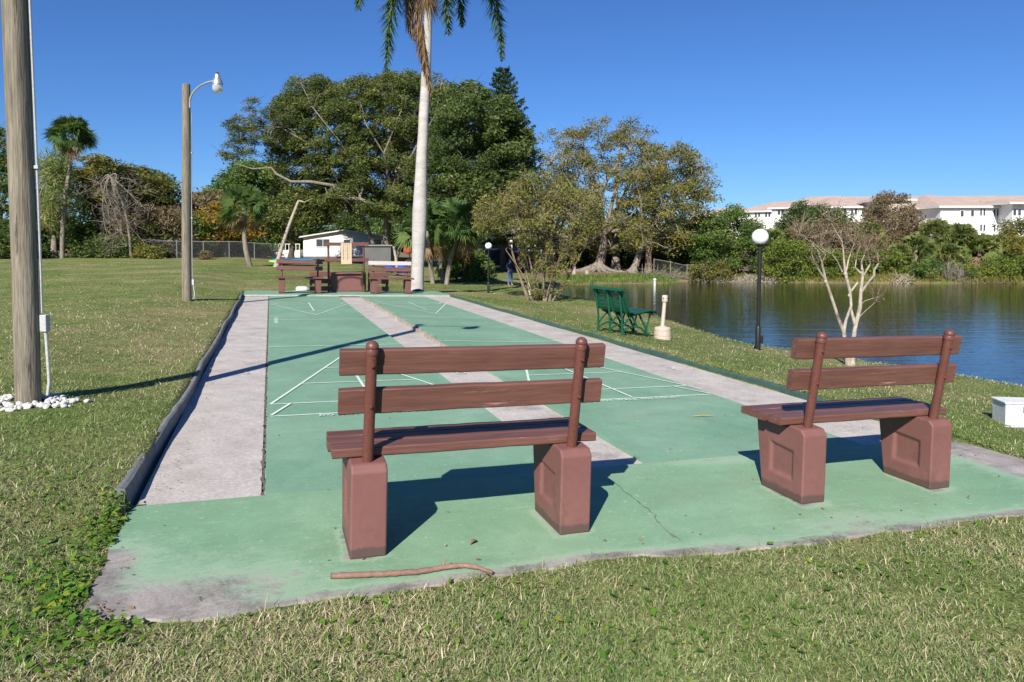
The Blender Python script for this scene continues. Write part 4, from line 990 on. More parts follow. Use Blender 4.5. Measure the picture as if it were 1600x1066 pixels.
# left airy lobe belongs to the same crown: a second crown mesh under it
big = [o for o in scn.objects if o.name == 'poinciana_tree'][0]
def add_spray(root, P, Y, depth, n, mind, leafm, seed, leaves, lsize, crad, barkm, aspect=.26, flat=.7, droop=.35, twig=.025, ntw=3):
    r = np.random.default_rng(seed); C = clusters(r, P, Y, depth, n, mind); B = Vector(root.location); V = []; A = []; mb = MB()
    for c in C:
        k = int(leaves*r.uniform(.5, 1.3)); d = rand_unit(r, k)*(r.random(k)**.5)[:, None]
        V.append(np.array(c)[None]+d*np.array([crad[0], crad[0], crad[1]])-np.array([0, 0, 1])*(droop*np.hypot(d[:, 0], d[:, 1])**2*crad[0])[:, None]); A.append(np.clip(r.normal(r.normal(.45, .15), .2, k), 0, 1))
        nb = sorted(C, key=lambda q: (q-c).length)[1:3]
        for q in nb: p = limb_path(r, c, q, 3, .1); mb.tube([t-B for t in p], twig, 4, False)
        for j in range(ntw):
            e = c+Vector(r.normal(0, 1, 3)*np.array([crad[0], crad[0], crad[1]*1.5])); mb.tube([c-B, c.lerp(e, .5)-B+Vector(r.normal(0, .05, 3)), e-B], [twig*.7, twig*.5, twig*.2], 3, False)
    V = np.concatenate(V)-np.array(B)[None]; np_mesh('crown', leaf_quads(r, V, lsize, aspect, flat, droop=droop*.4), 4, leafm, root, var=np.repeat(np.concatenate(A), 4)); mb.build('branches', barkm, root)
add_spray(big, [(346, 222), (352, 200), (350, 182), (385, 172), (392, 150), (410, 165), (432, 160), (438, 200), (436, 235), (405, 225), (395, 240), (365, 245), (350, 250)], YB-4.5, 1.8, 60, 10, M['f_poin'], 9, 190, .23, (.7, .30), M['bark_grey'])
# dark evergreen right of the palm trunk
b = Gb(735, 49.)
make_tree('dark_evergreen_tree', 'dense dark broadleaf evergreen right of the tall palm trunk', 'tree', None, b, 49, [(690, 160), (720, 128), (755, 145), (790, 150), (815, 190), (828, 250), (820, 300), (800, 335), (770, 350), (740, 372), (700, 375), (680, 330), (684, 240)], 4.5, M['f_dark'], M['bark_dark'], 14,
          n_cl=170, mind=14, leaves=420, lsize=.27, aspect=.38, crad=(1.0, .55), nlimb=9, r0=.35, flat=.35, droop=.2, twig=.03, fork=.4)
make_tree('understory_tree', 'smaller olive green tree below the spreading tree limbs, behind the white mobile home', 'tree', None, Gb(500, 90.), 90, [(400, 400), (395, 330), (420, 290), (480, 290), (560, 290), (640, 300), (690, 330), (700, 400), (640, 380), (560, 360), (470, 370)], 4, M['f_mid'], M['bark_dark'], 15,
          n_cl=110, mind=14, leaves=200, lsize=.42, aspect=.4, crad=(1.7, 1.0), nlimb=8, r0=.3, twig=.04)
# norfolk pine
def norfolk(px, Y, topy):
    b = Gb(px, Y); T = atY(px-3, topy, Y); Ht = T.z-b.z; r = np.random.default_rng(3)
    root = thing('norfolk_pine', 'tall dark conical pine rising behind the dark evergreen', 'tree', b); mb = MB(); V = []; A = []
    mb.tube([(0, 0, 0), (0, 0, Ht*.5), (0, 0, Ht)], [.22, .14, .02], 8)
    z = 2.0
    while z < Ht-.15:
        f = 1-z/Ht; L0 = .35+3.0*min(1, f*1.65)**.8; n = 6
        off = r.uniform(0, 6)
        for k in range(n):
            az = off+2*math.pi*k/n+r.normal(0, .12); L_ = L0*r.uniform(.85, 1.1); d = np.array([math.cos(az), math.sin(az)])
            pts = [(d[0]*L_*t, d[1]*L_*t, z+L_*(.05*t+.28*t*t)) for t in np.linspace(0, 1, 6)]
            mb.tube(pts, [.035, .03, .026, .02, .014, .008], 4, False)
            m_ = int(150*L_/3)+24
            t = r.uniform(.15, 1.04, m_); wq = (.10+.20*np.sin(np.pi*np.clip(t, 0, 1))**.7); sd = r.uniform(-1, 1, m_)*wq*1.3
            V.append(np.stack([d[0]*L_*t-d[1]*sd, d[1]*L_*t+d[0]*sd, z+L_*(.05*t+.28*t*t)+r.normal(.03, .05, m_)], -1)); A.append(r.uniform(.1, .9, m_))
        z += .40+.22*f
    mb.build('trunk', M['bark_dark'], root); V = np.concatenate(V)
    np_mesh('crown', leaf_quads(r, V, .27, .32, .3), 4, M['f_pine'], root, var=np.repeat(np.concatenate(A), 4))
norfolk(786, 53, 107)
# yellowing myrtle bush by the water
b = G(848, 470); Yb = b.y
tr = []
for (x0, x1, y1, dy, q) in ((826, 772, 345, -.2, .055), (832, 800, 335, .3, .045), (838, 820, 330, -.4, .04), (845, 850, 325, .2, .045), (850, 872, 340, -.2, .04), (858, 900, 355, .1, .045), (862, 935, 362, .3, .04), (842, 835, 350, .5, .035), (852, 885, 380, -.4, .03), (836, 790, 390, -.3, .03)):
    xs_ = atY(x0, 468, Yb); tr.append((Vector((xs_.x, Yb+dy*.3, g(xs_.x, Yb+dy*.3)-.02)), atY(x1, y1, Yb+dy), q*.72))
make_tree('myrtle_bush', 'wide many-stemmed myrtle bush with thin yellowing leaves by the water', 'bush', None, b, Yb, [(740, 345), (730, 318), (760, 305), (790, 300), (812, 275), (850, 272), (880, 285), (905, 300), (935, 312), (950, 340), (938, 358), (900, 365), (880, 350), (850, 370), (815, 380), (790, 360), (765, 365)], 1.5, M['f_myrtle'], M['bark_brown'], 21,
          n_cl=150, mind=10, leaves=105, lsize=.085, aspect=.5, crad=(.30, .24), nlimb=26, trunks=tr, twig=.009, flat=.1, showtwigs=6)
# low shoots at its foot
bush = [o for o in scn.objects if o.name == 'myrtle_bush'][0]
add_spray(bush, [(824, 465), (818, 420), (812, 372), (850, 360), (905, 368), (900, 410), (878, 462)], Yb-.1, .6, 75, 6, M['f_myrtle'], 33, 60, .08, (.16, .2), M['bark_brown'], .5, .1, 0, .007, 6)
q0 = tr[1][0]-b; q1 = tr[1][1]-b; o = MB(); o.tube([q0, q0.lerp(q1, .2)], [.070, .050], 10); o.build('painted_stem', M['white_paint'], bush)
# oaks on the far bank
for nm, lab, px, Y, P, mt, sd, n, lv, dep, trx in (
    ('oak_tree', 'olive grey oak left of the far bank trunks, behind the myrtle bush', 858, 55, [(812, 350), (818, 260), (828, 212), (860, 202), (900, 205), (920, 260), (920, 340), (900, 392), (840, 392)], 'f_olive', 41, 60, 150, 3.5, None),
    ('oak_tree', 'tallest olive brown oak on the far bank with flared grey trunk', 934, 52, [(868, 260), (890, 205), (915, 190), (945, 184), (985, 188), (1015, 205), (1040, 235), (1045, 320), (1010, 385), (960, 392), (905, 388), (870, 330)], 'f_olive', 42, 110, 190, 4.5, None),
    ('oak_tree', 'spreading yellow green oak at the right end of the far bank', 988, 49, [(965, 320), (985, 265), (1020, 230), (1065, 226), (1090, 240), (1100, 262), (1118, 275), (1112, 325), (1118, 350), (1092, 398), (1040, 392), (1000, 396), (965, 370)], 'f_yellow', 43, 110, 190, 4.0, None)):
    b = Gb(px, Y)
    make_tree(nm, lab, 'tree', 'oaks on the far bank', b, Y, P, dep, M[mt], M['bark_pale'] if sd == 41 else M['bark_grey'], sd, n_cl=int(n*1.7), mind=10, leaves=int(lv*.8), lsize=.17, aspect=.45, crad=(.72, .40), nlimb=14, r0=.36 if sd == 42 else .26, flat=.2, twig=.024, showtwigs=9, fork=.42)
def bare_trunk(label, p0, p1, r0, mat='bark_grey', seed=1, cat='tree trunk', branch=None, name='tree_trunk', group=None):
    r = np.random.default_rng(seed); B = Vector(p0); root = thing(name, label, cat, B, 0, group); mb = MB(); p = limb_path(r, (0, 0, -.1), Vector(p1)-B, 8, .02)
    mb.tube(p, [r0*(1-.4*i/8)*(1+.6*math.exp(-i*1.6)) for i in range(9)], 10)
    for q in branch or []: mb.tube([Vector(t)-B for t in q], [r0*.5*(1-.8*i/(len(q)-1)) for i in range(len(q))], 7)
    mb.build('trunk', M[mat], root); return root
bare_trunk('dark trunk between the pale far bank trunks, under the oak canopy', Gb(962, 54), atY(960, 330, 54), .30, 'bark_grey', 51)
bare_trunk('pinkish brown slender trunk on the far bank right of the flared trunk', Gb(1013, 48), atY(1020, 340, 48), .22, 'bark_brown', 52)
# surface roots of the flared trunk
rt = MB(); B = Gb(934, 52); r = np.random.default_rng(77)
for k in range(9):
    a = -math.pi+k*math.pi/8; L_ = r.uniform(1.2, 3.0)
    P = [B+Vector((math.cos(a)*L_*t, math.sin(a)*L_*t, .0)) for t in np.linspace(.08, 1, 6)]; P = [Vector((p.x, p.y, g(p.x, p.y)+.5*(1-i/5.)**3)) for i, p in enumerate(P)]
    rt.tube([p-B for p in P], [.20*(1-.8*i/5) for i in range(6)], 7)
rt.build('roots', M['bark_grey'], [o for o in scn.objects if o.name == 'oak_tree.001'][0])

# ------------------------------------------------------------------ tree line on the left and behind
def T(name, lab, px, Y, P, mt, seed, n, lv, ls, cr, dep=4, group='trees along the far edge of the lawn', bark='bark_dark', **k):
    k.setdefault('twig', .03); k.setdefault('nlimb', 7)
    return make_tree(name, lab, 'tree', group, Gb(px, Y), Y, P, dep, M[mt], M[bark], seed, n_cl=n, mind=11, leaves=lv, lsize=ls, crad=cr, r0=k.pop('r0', .28), **k)
T('broadleaf_tree', 'dark green tree behind the thick lamp pole at the left edge of the picture', 2, 62, [(-60, 395), (-60, 220), (-20, 200), (8, 208), (25, 240), (60, 290), (62, 390)], 'f_dark', 61, 90, 170, .34, (1.2, .7))
T('weeping_tree', 'grey green weeping palm-like tree just right of the thick lamp pole', 84, 60, [(62, 330), (64, 250), (80, 236), (105, 240), (112, 300), (100, 350), (70, 350)], 'f_sabal', 62, 44, 170, .55, (.8, .9), aspect=.12, droop=1.2, flat=0., bark='bark_grey')
T('broadleaf_tree', 'olive canopy tree right of the tall left palm, flat layered crown', 150, 66, [(112, 290), (118, 255), (150, 247), (190, 258), (230, 268), (262, 285), (262, 315), (225, 318), (180, 305), (140, 312)], 'f_olive', 63, 90, 170, .34, (1.3, .45), flat=.6)
T('broadleaf_tree', 'bright mid green tree under the flat olive canopy at left', 165, 70, [(112, 380), (108, 320), (150, 305), (200, 320), (215, 370), (190, 395)], 'f_mid', 64, 70, 170, .36, (1.2, .7))
T('broadleaf_tree', 'rounded dark green tree top left of the slender lamp pole', 245, 74, [(200, 330), (206, 295), (230, 272), (255, 275), (268, 300), (266, 335), (235, 345)], 'f_dark', 65, 60, 180, .36, (1.2, .7))
T('broadleaf_tree', 'brownish thin-leaved tree directly left of the slender lamp pole', 215, 64, [(175, 395), (185, 345), (215, 330), (250, 325), (290, 312), (298, 360), (290, 392), (240, 398)], 'f_brown', 66, 90, 150, .30, (1.1, .7), showtwigs=6, bark='bark_brown')
T('broadleaf_tree', 'dull green wide bushy tree in front of the fence, behind the slender lamp pole', 270, 66, [(200, 398), (215, 355), (262, 338), (320, 345), (330, 392), (262, 400)], 'f_mid', 67, 90, 170, .30, (1.1, .6))
T('broadleaf_tree', 'brown tinged tree right of the slender lamp pole, behind the yellow tree', 312, 78, [(292, 345), (296, 308), (318, 300), (345, 306), (362, 340), (330, 352)], 'f_brown', 68, 50, 170, .36, (1.2, .7), bark='bark_brown')
T('yellow_tree', 'low tree with golden yellow leaves by the chain link fence', 352, 67, [(303, 372), (306, 335), (332, 318), (365, 322), (395, 330), (408, 350), (400, 372), (350, 378)], 'f_gold', 69, 70, 150, .28, (1.0, .5), bark='bark_grey', showtwigs=5)
T('broadleaf_tree', 'green tree rising behind the yellow tree, left of the spreading tree', 372, 84, [(330, 310), (335, 285), (362, 262), (400, 250), (432, 262), (450, 300), (430, 340), (370, 335)], 'f_mid', 70, 90, 190, .40, (1.5, .9))
T('broadleaf_tree', 'bright green low tree behind the fence between small palm and white home', 410, 88, [(395, 400), (398, 352), (420, 340), (462, 350), (470, 398)], 'f_bright', 71, 50, 190, .34, (1.2, .7))
T('broadleaf_tree', 'dark olive tree behind the leaning dead trunk', 455, 62, [(405, 345), (418, 300), (455, 292), (490, 310), (520, 322), (528, 340), (480, 350), (440, 358)], 'f_poin', 72, 80, 170, .30, (1.2, .7))
# hedges and dark undergrowth
def hedge(name, lab, x0, x1, y0, y1, Y, mt, seed, n, lv, ls, cr=(1.0, .5), cat='hedge', group=None, dep=1.5):
    return make_tree(name, lab, cat, group, Gb((x0+x1)/2, Y), Y, [(x0, y1), (x0+3, (y0+y1)/2), (x0+(x1-x0)*.25, y0), (x0+(x1-x0)*.6, y0+2), (x1-3, (y0+y1)/2), (x1, y1)], dep, M[mt], M['bark_dark'], seed, n_cl=n, mind=7, leaves=lv, lsize=ls, crad=cr, nlimb=4, r0=.06, twig=.02, fork=.2, showtwigs=2)
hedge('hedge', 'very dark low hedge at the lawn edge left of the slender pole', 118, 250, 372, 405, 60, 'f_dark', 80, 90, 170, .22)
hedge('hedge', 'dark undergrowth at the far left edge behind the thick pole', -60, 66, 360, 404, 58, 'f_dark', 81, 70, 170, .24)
hedge('round_bush', 'small grey green bush at the left end of the chain link fence', 212, 250, 385, 405, 57, 'f_olive', 82, 24, 160, .2, (.6, .35), 'bush')
hedge('round_bush', 'small brown clipped bush in front of the chain link fence', 313, 332, 394, 407, 56, 'f_brown', 83, 14, 150, .14, (.45, .25), 'bush')
hedge('hedge', 'green hedge behind the chain link fence', 250, 425, 362, 400, 74, 'f_mid', 84, 120, 150, .32, (1.2, .6))
# tall cabbage palm and small palms at left
fan_palm('tall cabbage palm with a round head above the left tree line', Gb(97, 58), atY(112, 214, 58), 1.9, .17, 7, M['f_palm'], 'cabbage palms', 90, 5)
fan_palm('small cabbage palm with pale trunk left of the leaning dead trunk', G(391, 416), atY(381, 325, G(391, 416).y), 1.6, .15, 8, M['f_palm'], 'cabbage palms', 56, 7)
# bare drooping tree
def bare_tree(name, lab, base, tips, fork, r0, mat, seed, twigs=5, tl=.5, tw=.008, cat='tree', group=None):
    r = np.random.default_rng(seed); B = Vector(base); root = thing(name, lab, cat, B, 0, group); mb = MB(); F0 = Vector(fork)
    mb.tube([q-B for q in limb_path(r, B+Vector((0, 0, -.1)), F0, 6, .03)], [r0*(1-.25*i/6) for i in range(7)], 9)
    for t in tips:
        p = limb_path(r, F0, t, 7, .07); mb.tube([q-B for q in p], [max(tw, r0*.55*(1-i/7.5)) for i in range(8)], 6)
        for k in range(twigs):
            i = int(r.integers(3, 8)); q = p[i]; e = q+Vector(r.normal(0, 1, 3))*tl+Vector((0, 0, tl*.2)); m_ = q.lerp(e, .5)+Vector(r.normal(0, .1*tl, 3))
            mb.tube([q-B, m_-B, e-B], [tw*1.4, tw, tw*.4], 4, False)
            for j in range(3):
                e2 = m_+Vector(r.normal(0, .6, 3))*tl; mb.tube([m_-B, e2-B], [tw*.8, tw*.3], 3, False)
    mb.build('trunk', M[mat], root); return root
bare_tree('bare_tree', 'leafless grey tree with drooping tangled branches in the left tree line', Gb(205, 58), [atY(x, y, 58+d) for x, y, d in ((125, 303, 0), (180, 335, -1), (190, 365, -.6), (175, 388, -1), (212, 352, .5), (225, 300, 1), (166, 345, .3), (198, 385, -1.2), (232, 330, 0), (172, 372, -.5), (205, 318, 0), (188, 348, .4), (222, 375, 0))], atY(172, 275, 58), .11, 'bark_grey', 90, 22, .6, .013)
lt = G(431, 417)
bare_trunk('leaning grey dead trunk left of the score board, a stub branch at its top', lt, atY(467, 313, lt.y+1), .13, 'bark_pale', 91, branch=[[atY(467, 314, lt.y+1), atY(476, 316, lt.y+1), atY(488, 310, lt.y+1)]])
# chain link fence
def chain_fence(lab, a, b, h, posts, cell, wr=.006, seed=1, metal='galv'):
    root = thing('chain_link_fence', lab, 'fence', a); A = Vector(a); D = Vector(b)-A; L_ = math.hypot(D.x, D.y); d = Vector((D.x/L_, D.y/L_, 0)); P = lambda t, z: Vector((d.x*t, d.y*t, g(A.x+d.x*t, A.y+d.y*t)-A.z+z))
    for k in range(posts+1):
        t = L_*k/posts; mb = MB(); mb.tube([P(t, -.1), P(t, h+.05)], .035, 8); mb.build('post', M[metal], root)
    mb = MB(); mb.tube([P(L_*k/12, h) for k in range(13)], .022, 6, False); mb.build('top_rail', M[metal], root)
    mb = MB(); n = int((L_+h)/cell)
    for k in range(-int(h/cell), int(L_/cell)):
        for s in (0, 1):
            t0, t1 = k*cell, k*cell+h
            z0, z1 = (0, h) if s == 0 else (h, 0)
            if t0 < 0: z0 = z0+(z1-z0)*(-t0/h); t0 = 0
            if t1 > L_: z1 = z0+(z1-z0)*((L_-t0)/(t1-t0)); t1 = L_
            p, q = P(t0, z0), P(t1, z1); mb.add([p-Vector((0, 0, wr)), q-Vector((0, 0, wr)), q+Vector((0, 0, wr)), p+Vector((0, 0, wr))], [(0, 1, 2, 3)])
    mb.build('mesh', M['dark_wall'], root)
chain_fence('grey chain link fence along the far lawn edge at left', Gb(234, 60), Gb(436, 64), 1.45, 5, .12)
chain_fence('short chain link fence under the oaks at the right of the far bank', Gb(1022, 46.5), Gb(1100, 45.8), 1.0, 3, .14, .004, 1, 'bark_grey')

# ------------------------------------------------------------------ white mobile home, kayaks, yard things
def window(parent, x, z, wd, h, y, nm=2, fr=.06, mat='white_paint'):
    mb = MB(); mb.box((x, y, z), (wd, .03, h)); wn_ = mb.build('window', M['glass'], parent)
    mb = MB()
    for s in (-1, 1): mb.box((x+s*(wd/2+fr/2), y-.012, z), (fr, .05, h+2*fr)); mb.box((x, y-.012, z+s*(h/2+fr/2)), (wd, .05, fr))
    for k in range(1, nm): mb.box((x-wd/2+wd*k/nm, y-.02, z), (fr*.7, .03, h))
    mb.build('frame', M[mat], wn_); return wn_
Yh = 76.; hb_ = Gb(540, Yh)
home = thing('mobile_home', 'white mobile home with low gabled roof behind the score board', 'house', (hb_.x, hb_.y, hb_.z-.05), math.radians(8)); home.scale = (1.24, 1.24, 1.24)
mb = MB(); W2 = 3.55
Pw = [(-W2, 0, .45), (W2, 0, .45), (W2, 0, 2.15), (0, 0, 2.72), (-W2, 0, 2.15)]
mb.add([(x, 0, z) for x, _, z in Pw]+[(x, 9, z) for x, _, z in Pw], [(0, 1, 2, 3, 4), (9, 8, 7, 6, 5), (0, 4, 9, 5), (1, 6, 7, 2), (0, 5, 6, 1)]); mb.build('wall', M['stucco'], home)
mb = MB()
for s in (-1, 1):
    mb.add([(0, -.35, 2.80), (s*(W2+.35), -.35, 2.16), (s*(W2+.35), 9.2, 2.16), (0, 9.2, 2.80), (0, -.35, 2.70), (s*(W2+.35), -.35, 2.06), (s*(W2+.35), 9.2, 2.06), (0, 9.2, 2.70)], [(0, 1, 2, 3), (4, 7, 6, 5), (0, 4, 5, 1), (1, 5, 6, 2), (2, 6, 7, 3)])
mb.build('roof', M['white_paint'], home)
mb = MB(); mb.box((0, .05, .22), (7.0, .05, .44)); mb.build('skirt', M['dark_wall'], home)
window(home, -1.9, 1.62, 1.1, .62, -.01); window(home, .15, 1.62, .55, .55, -.01, 1); window(home, 2.6, 1.6, .9, .6, -.01)
mb = MB(); mb.box((-5.0, .6, .55), (2.4, 1.8, .9)); mb.build('porch_deck', M['white_paint'], home)
mb = MB()
for k in range(9): mb.box((-6.15+.29*k, -.3, 1.25), (.05, .05, .55))
mb.box((-5.0, -.3, 1.52), (2.45, .07, .06)); mb.build('railing', M['white_paint'], home)
for px, Yk, lab, mt, Ln, dz in ((448, 50, 'lime green kayak lying on the lawn behind the leaning dead trunk', 'kayak_green', 2.3, .02), (462, 52.5, 'blue kayak lying behind the lime green one', 'kayak_blue', 3.3, .10)):
    b = Gb(px-3, Yk); k = thing('kayak', lab, 'kayak', (b.x, b.y, b.z+.0), math.radians(6), 'kayaks on the lawn')
    mb = MB(); n = 14; V = []; 
    for i in range(n+1):
        t = i/n; s = max(.02, math.sin(math.pi*t)**.55); x = (t-.5)*Ln; up = .10*(2*t-1)**4
        for a in range(10):
            q = 2*math.pi*a/10; V.append((x, .36*s*math.cos(q), dz+.20+.19*s*math.sin(q)+up))
    mb.add(V, [(i*10+a, (i+1)*10+a, (i+1)*10+(a+1) % 10, i*10+(a+1) % 10) for i in range(n) for a in range(10)], 0, True); mb.build('hull', M[mt], k)
    mb = MB(); mb.lathe([(.22, .30), (.26, .42), (.22, .43), (.18, .34)], c=(0, 0, dz-.02), n=14); mb.v = [(p[0]*1.9, p[1], p[2]) for p in mb.v]; mb.build('cockpit_rim', M['ink'], k)
# grey camper side panel, plank, bags under the big tree
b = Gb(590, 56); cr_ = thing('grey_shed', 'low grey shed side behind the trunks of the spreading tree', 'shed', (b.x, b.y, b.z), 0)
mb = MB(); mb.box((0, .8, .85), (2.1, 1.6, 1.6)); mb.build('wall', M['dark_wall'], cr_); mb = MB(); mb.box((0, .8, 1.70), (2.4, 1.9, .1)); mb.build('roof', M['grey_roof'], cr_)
b = Gb(622, 39); pk = bare_trunk('pale grey plank-like prop leaning under the spreading tree', b, atY(615, 385, 39), .10, 'bark_pale', 95, 'prop', name='wooden_prop')
def sack(name, lab, cat, px, Y, wd, h, mt, seed, zo=0, group=None):
    b = Gb(px, Y); t = thing(name, lab, cat, (b.x, b.y, b.z+zo), 0, group); r = random.Random(seed); bm = bmesh.new(); bmesh.ops.create_icosphere(bm, subdivisions=3, radius=.5)
    for v in bm.verts:
        p = v.co; v.co = Vector((p.x*wd*(1+.12*math.sin(6*p.z+seed)), p.y*wd*.7, (max(p.z, -.42)+.42)*h*1.08+.03*math.sin(9*p.x+seed)))
    me = bpy.data.meshes.new('body'); bm.to_mesh(me); bm.free(); me.materials.append(M[mt]); link(bpy.data.objects.new('body', me), t)
    mb = MB(); mb.tube([(-.1*wd, 0, h*.95), (0, 0, h*1.12), (.1*wd, 0, h*.95)], .02, 6); mb.build('handle', M['ink'], t)
sack('yard_bag', 'blue bag under the spreading tree, left of the leaning prop', 'bag', 609, 38, .5, .55, 'blue_cloth', 2, .15, 'blue bags under the tree')
sack('yard_bag', 'wider blue bag right of the leaning prop, next to the tall palm trunk', 'bag', 629, 38.4, .75, .5, 'blue_cloth', 3, .15, 'blue bags under the tree')
sack('hanging_bag', 'orange red bag hanging in the shade beside the tall palm trunk', 'bag', 637, 38.6, .5, .55, 'red_cloth', 4, 1.25)
bt = Gb(620, 38.2); wt = thing('work_table', 'dark low table under the spreading tree carrying blue bags', 'table', (bt.x+.1, bt.y+.1, bt.z), 0)
mb = MB(); mb.box((0, 0, .13), (1.9, .7, .05)); mb.build('table_top', M['brown_wood'], wt)
for sx in (-.85, .85):
    for sy in (-.28, .28): mb = MB(); mb.box((sx, sy, .05), (.07, .07, .12)); mb.build('leg', M['brown_wood'], wt)
mb = MB(); mb.tube([(.55, .2, .1), (.55, .2, 1.95)], .03, 8); mb.tube([(.55, .2, 1.9), (.55, -.1, 1.85)], .02, 6); mb.build('hanging_hook', M['black'], wt)
# shade palms and shrubs right of the tall palm
for i, (x0, y0, x1, y1, Y, lab) in enumerate(((676, 434, 668, 368, 31, 'leftmost of three leaning palms right of the tall royal palm, brown leaning trunk'), (692, 433, 684, 372, 33, 'middle palm of the three in the shade right of the royal palm'), (697, 434, 716, 362, 31.5, 'palm leaning right in the shade, nearest the far globe lamp'))):
    fan_palm(lab, Gb(x0, Y), atY(x1, y1-8, Y), 1.45, .10, 100+i, M['f_palm'], 'shade palms', 54, 3, 'shade_palm')
for i, (px, Y, x0, x1, y0, y1, mt, lab) in enumerate(((712, 36, 690, 735, 388, 436, 'f_bright', 'bright green leafy shrub between the shade palms'), (722, 35.6, 712, 732, 390, 405, 'f_gold', 'yellow leaved croton shrub in the shade'), (745, 37, 728, 770, 395, 438, 'f_mid', 'dark leafy shrub left of the distant globe lamp'))):
    hedge('shrub', lab, x0, x1, y0, y1, Y, mt, 110+i, 26, 140, .16, (.45, .4), 'shrub', 'shrubs in the shade', .6)
# house with white columns, cars
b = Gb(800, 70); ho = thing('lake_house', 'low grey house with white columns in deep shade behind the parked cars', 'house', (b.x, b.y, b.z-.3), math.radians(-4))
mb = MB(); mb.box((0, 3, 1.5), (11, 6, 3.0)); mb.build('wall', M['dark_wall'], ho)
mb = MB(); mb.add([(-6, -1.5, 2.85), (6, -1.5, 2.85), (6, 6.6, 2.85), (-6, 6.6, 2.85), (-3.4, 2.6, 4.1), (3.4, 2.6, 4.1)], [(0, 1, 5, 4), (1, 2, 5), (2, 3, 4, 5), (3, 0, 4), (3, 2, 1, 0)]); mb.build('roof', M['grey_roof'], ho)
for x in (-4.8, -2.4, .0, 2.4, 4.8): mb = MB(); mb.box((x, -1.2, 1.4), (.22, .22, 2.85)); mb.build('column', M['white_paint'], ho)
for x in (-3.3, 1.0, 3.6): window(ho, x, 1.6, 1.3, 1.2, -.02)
def car(name, lab, cat, loc, rz, mt, suv=False, Ln=4.4, Wd=1.8, Hh=1.5):
    root = thing(name, lab, cat, loc, rz, 'cars parked in the shade'); h = Hh; r = .33
    prof = [(-Ln/2, .28), (-Ln/2+.02, .62), (-Ln/2+.12, .78), (-Ln/2+.95, .88), (-Ln/2+1.55, h-.06), (-Ln/2+2.1, h), (Ln/2-(.35 if suv else 1.0), h-.02), (Ln/2-.12, .92), (Ln/2, .75), (Ln/2, .3)]
    mb = MB(); V = []; 
    for s, k in ((-1, 1), (-.92, 1), (.92, 1), (1, 1)):
        for x, z in prof:
            tum = (1-max(0, z-.85)*.28) if True else 1
            V.append((x*(1 if abs(s) < .95 else .985), s*Wd/2*tum, z if abs(s) < .95 else z*.985+.005))
    n = len(prof); F = [tuple(range(n)), tuple(reversed(range(3*n, 4*n)))]+[(j*n+i, (j+1)*n+i, (j+1)*n+(i+1) % n, j*n+(i+1) % n) for j in range(3) for i in range(n)]
    mb.add(V, F); mb.build('body', M[mt], root, .04)
    gl = MB(); y = Wd/2*.86
    gl.add([(-Ln/2+.98, -y, .92), (-Ln/2+.98, y, .92), (-Ln/2+1.50, y*.93, h-.10), (-Ln/2+1.50, -y*.93, h-.10)], [(0, 1, 2, 3)])
    gl.v = [(p[0]-.03, p[1], p[2]+.02) for p in gl.v]; gl.build('windscreen', M['glass'], root)
    for s in (-1, 1):
        g2 = MB(); yy = s*(Wd/2*.965); g2.add([(-Ln/2+1.25, yy, .93), (Ln/2-.7, yy, .93), (Ln/2-.95, yy*.9, h-.12), (-Ln/2+1.62, yy*.9, h-.12)], [(0, 1, 2, 3)]); g2.v = [(p[0], p[1]+s*.012, p[2]) for p in g2.v]; g2.build('side_window', M['glass'], root)
        mb = MB(); mb.box((-Ln/2-.01, s*(Wd/2-.28), .66), (.05, .34, .15)); mb.build('headlight', M['lens'], root, .01)
        for x in (-Ln/2+.85, Ln/2-.85):
            mb = MB(); mb.lathe([(r-.06, -.11), (r, -.08), (r, .08), (r-.06, .11)], n=20); mb.v = [(p[0]+x, p[2]+s*(Wd/2-.1), p[1]+r) for p in mb.v]; wh = mb.build('wheel', M['ink'], root)
            mb = MB(); mb.lathe([(.19, -.115), (.19, .115)], n=14); mb.v = [(p[0]+x, p[2]*1.03+s*(Wd/2-.1), p[1]+r) for p in mb.v]; mb.build('rim', M['galv'], wh)
    mb = MB(); mb.box((-Ln/2-.02, 0, .52), (.05, .9, .16)); mb.build('grille', M['ink'], root); mb = MB(); mb.box((-Ln/2-.03, 0, .33), (.10, Wd*.96, .13)); mb.build('bumper', M['grey_paint'], root, .02)
b = Gb(822, 54); car('parked_car', 'orange red car facing the camera in the shade beside the standing person', 'car', (b.x, b.y, b.z), math.radians(97), 'red_paint', True)
b = Gb(778, 58); car('parked_car', 'dark grey car in deep shade left of the standing person', 'car', (b.x, b.y, b.z), math.radians(30), 'grey_paint', True, 4.6, 1.85, 1.65)
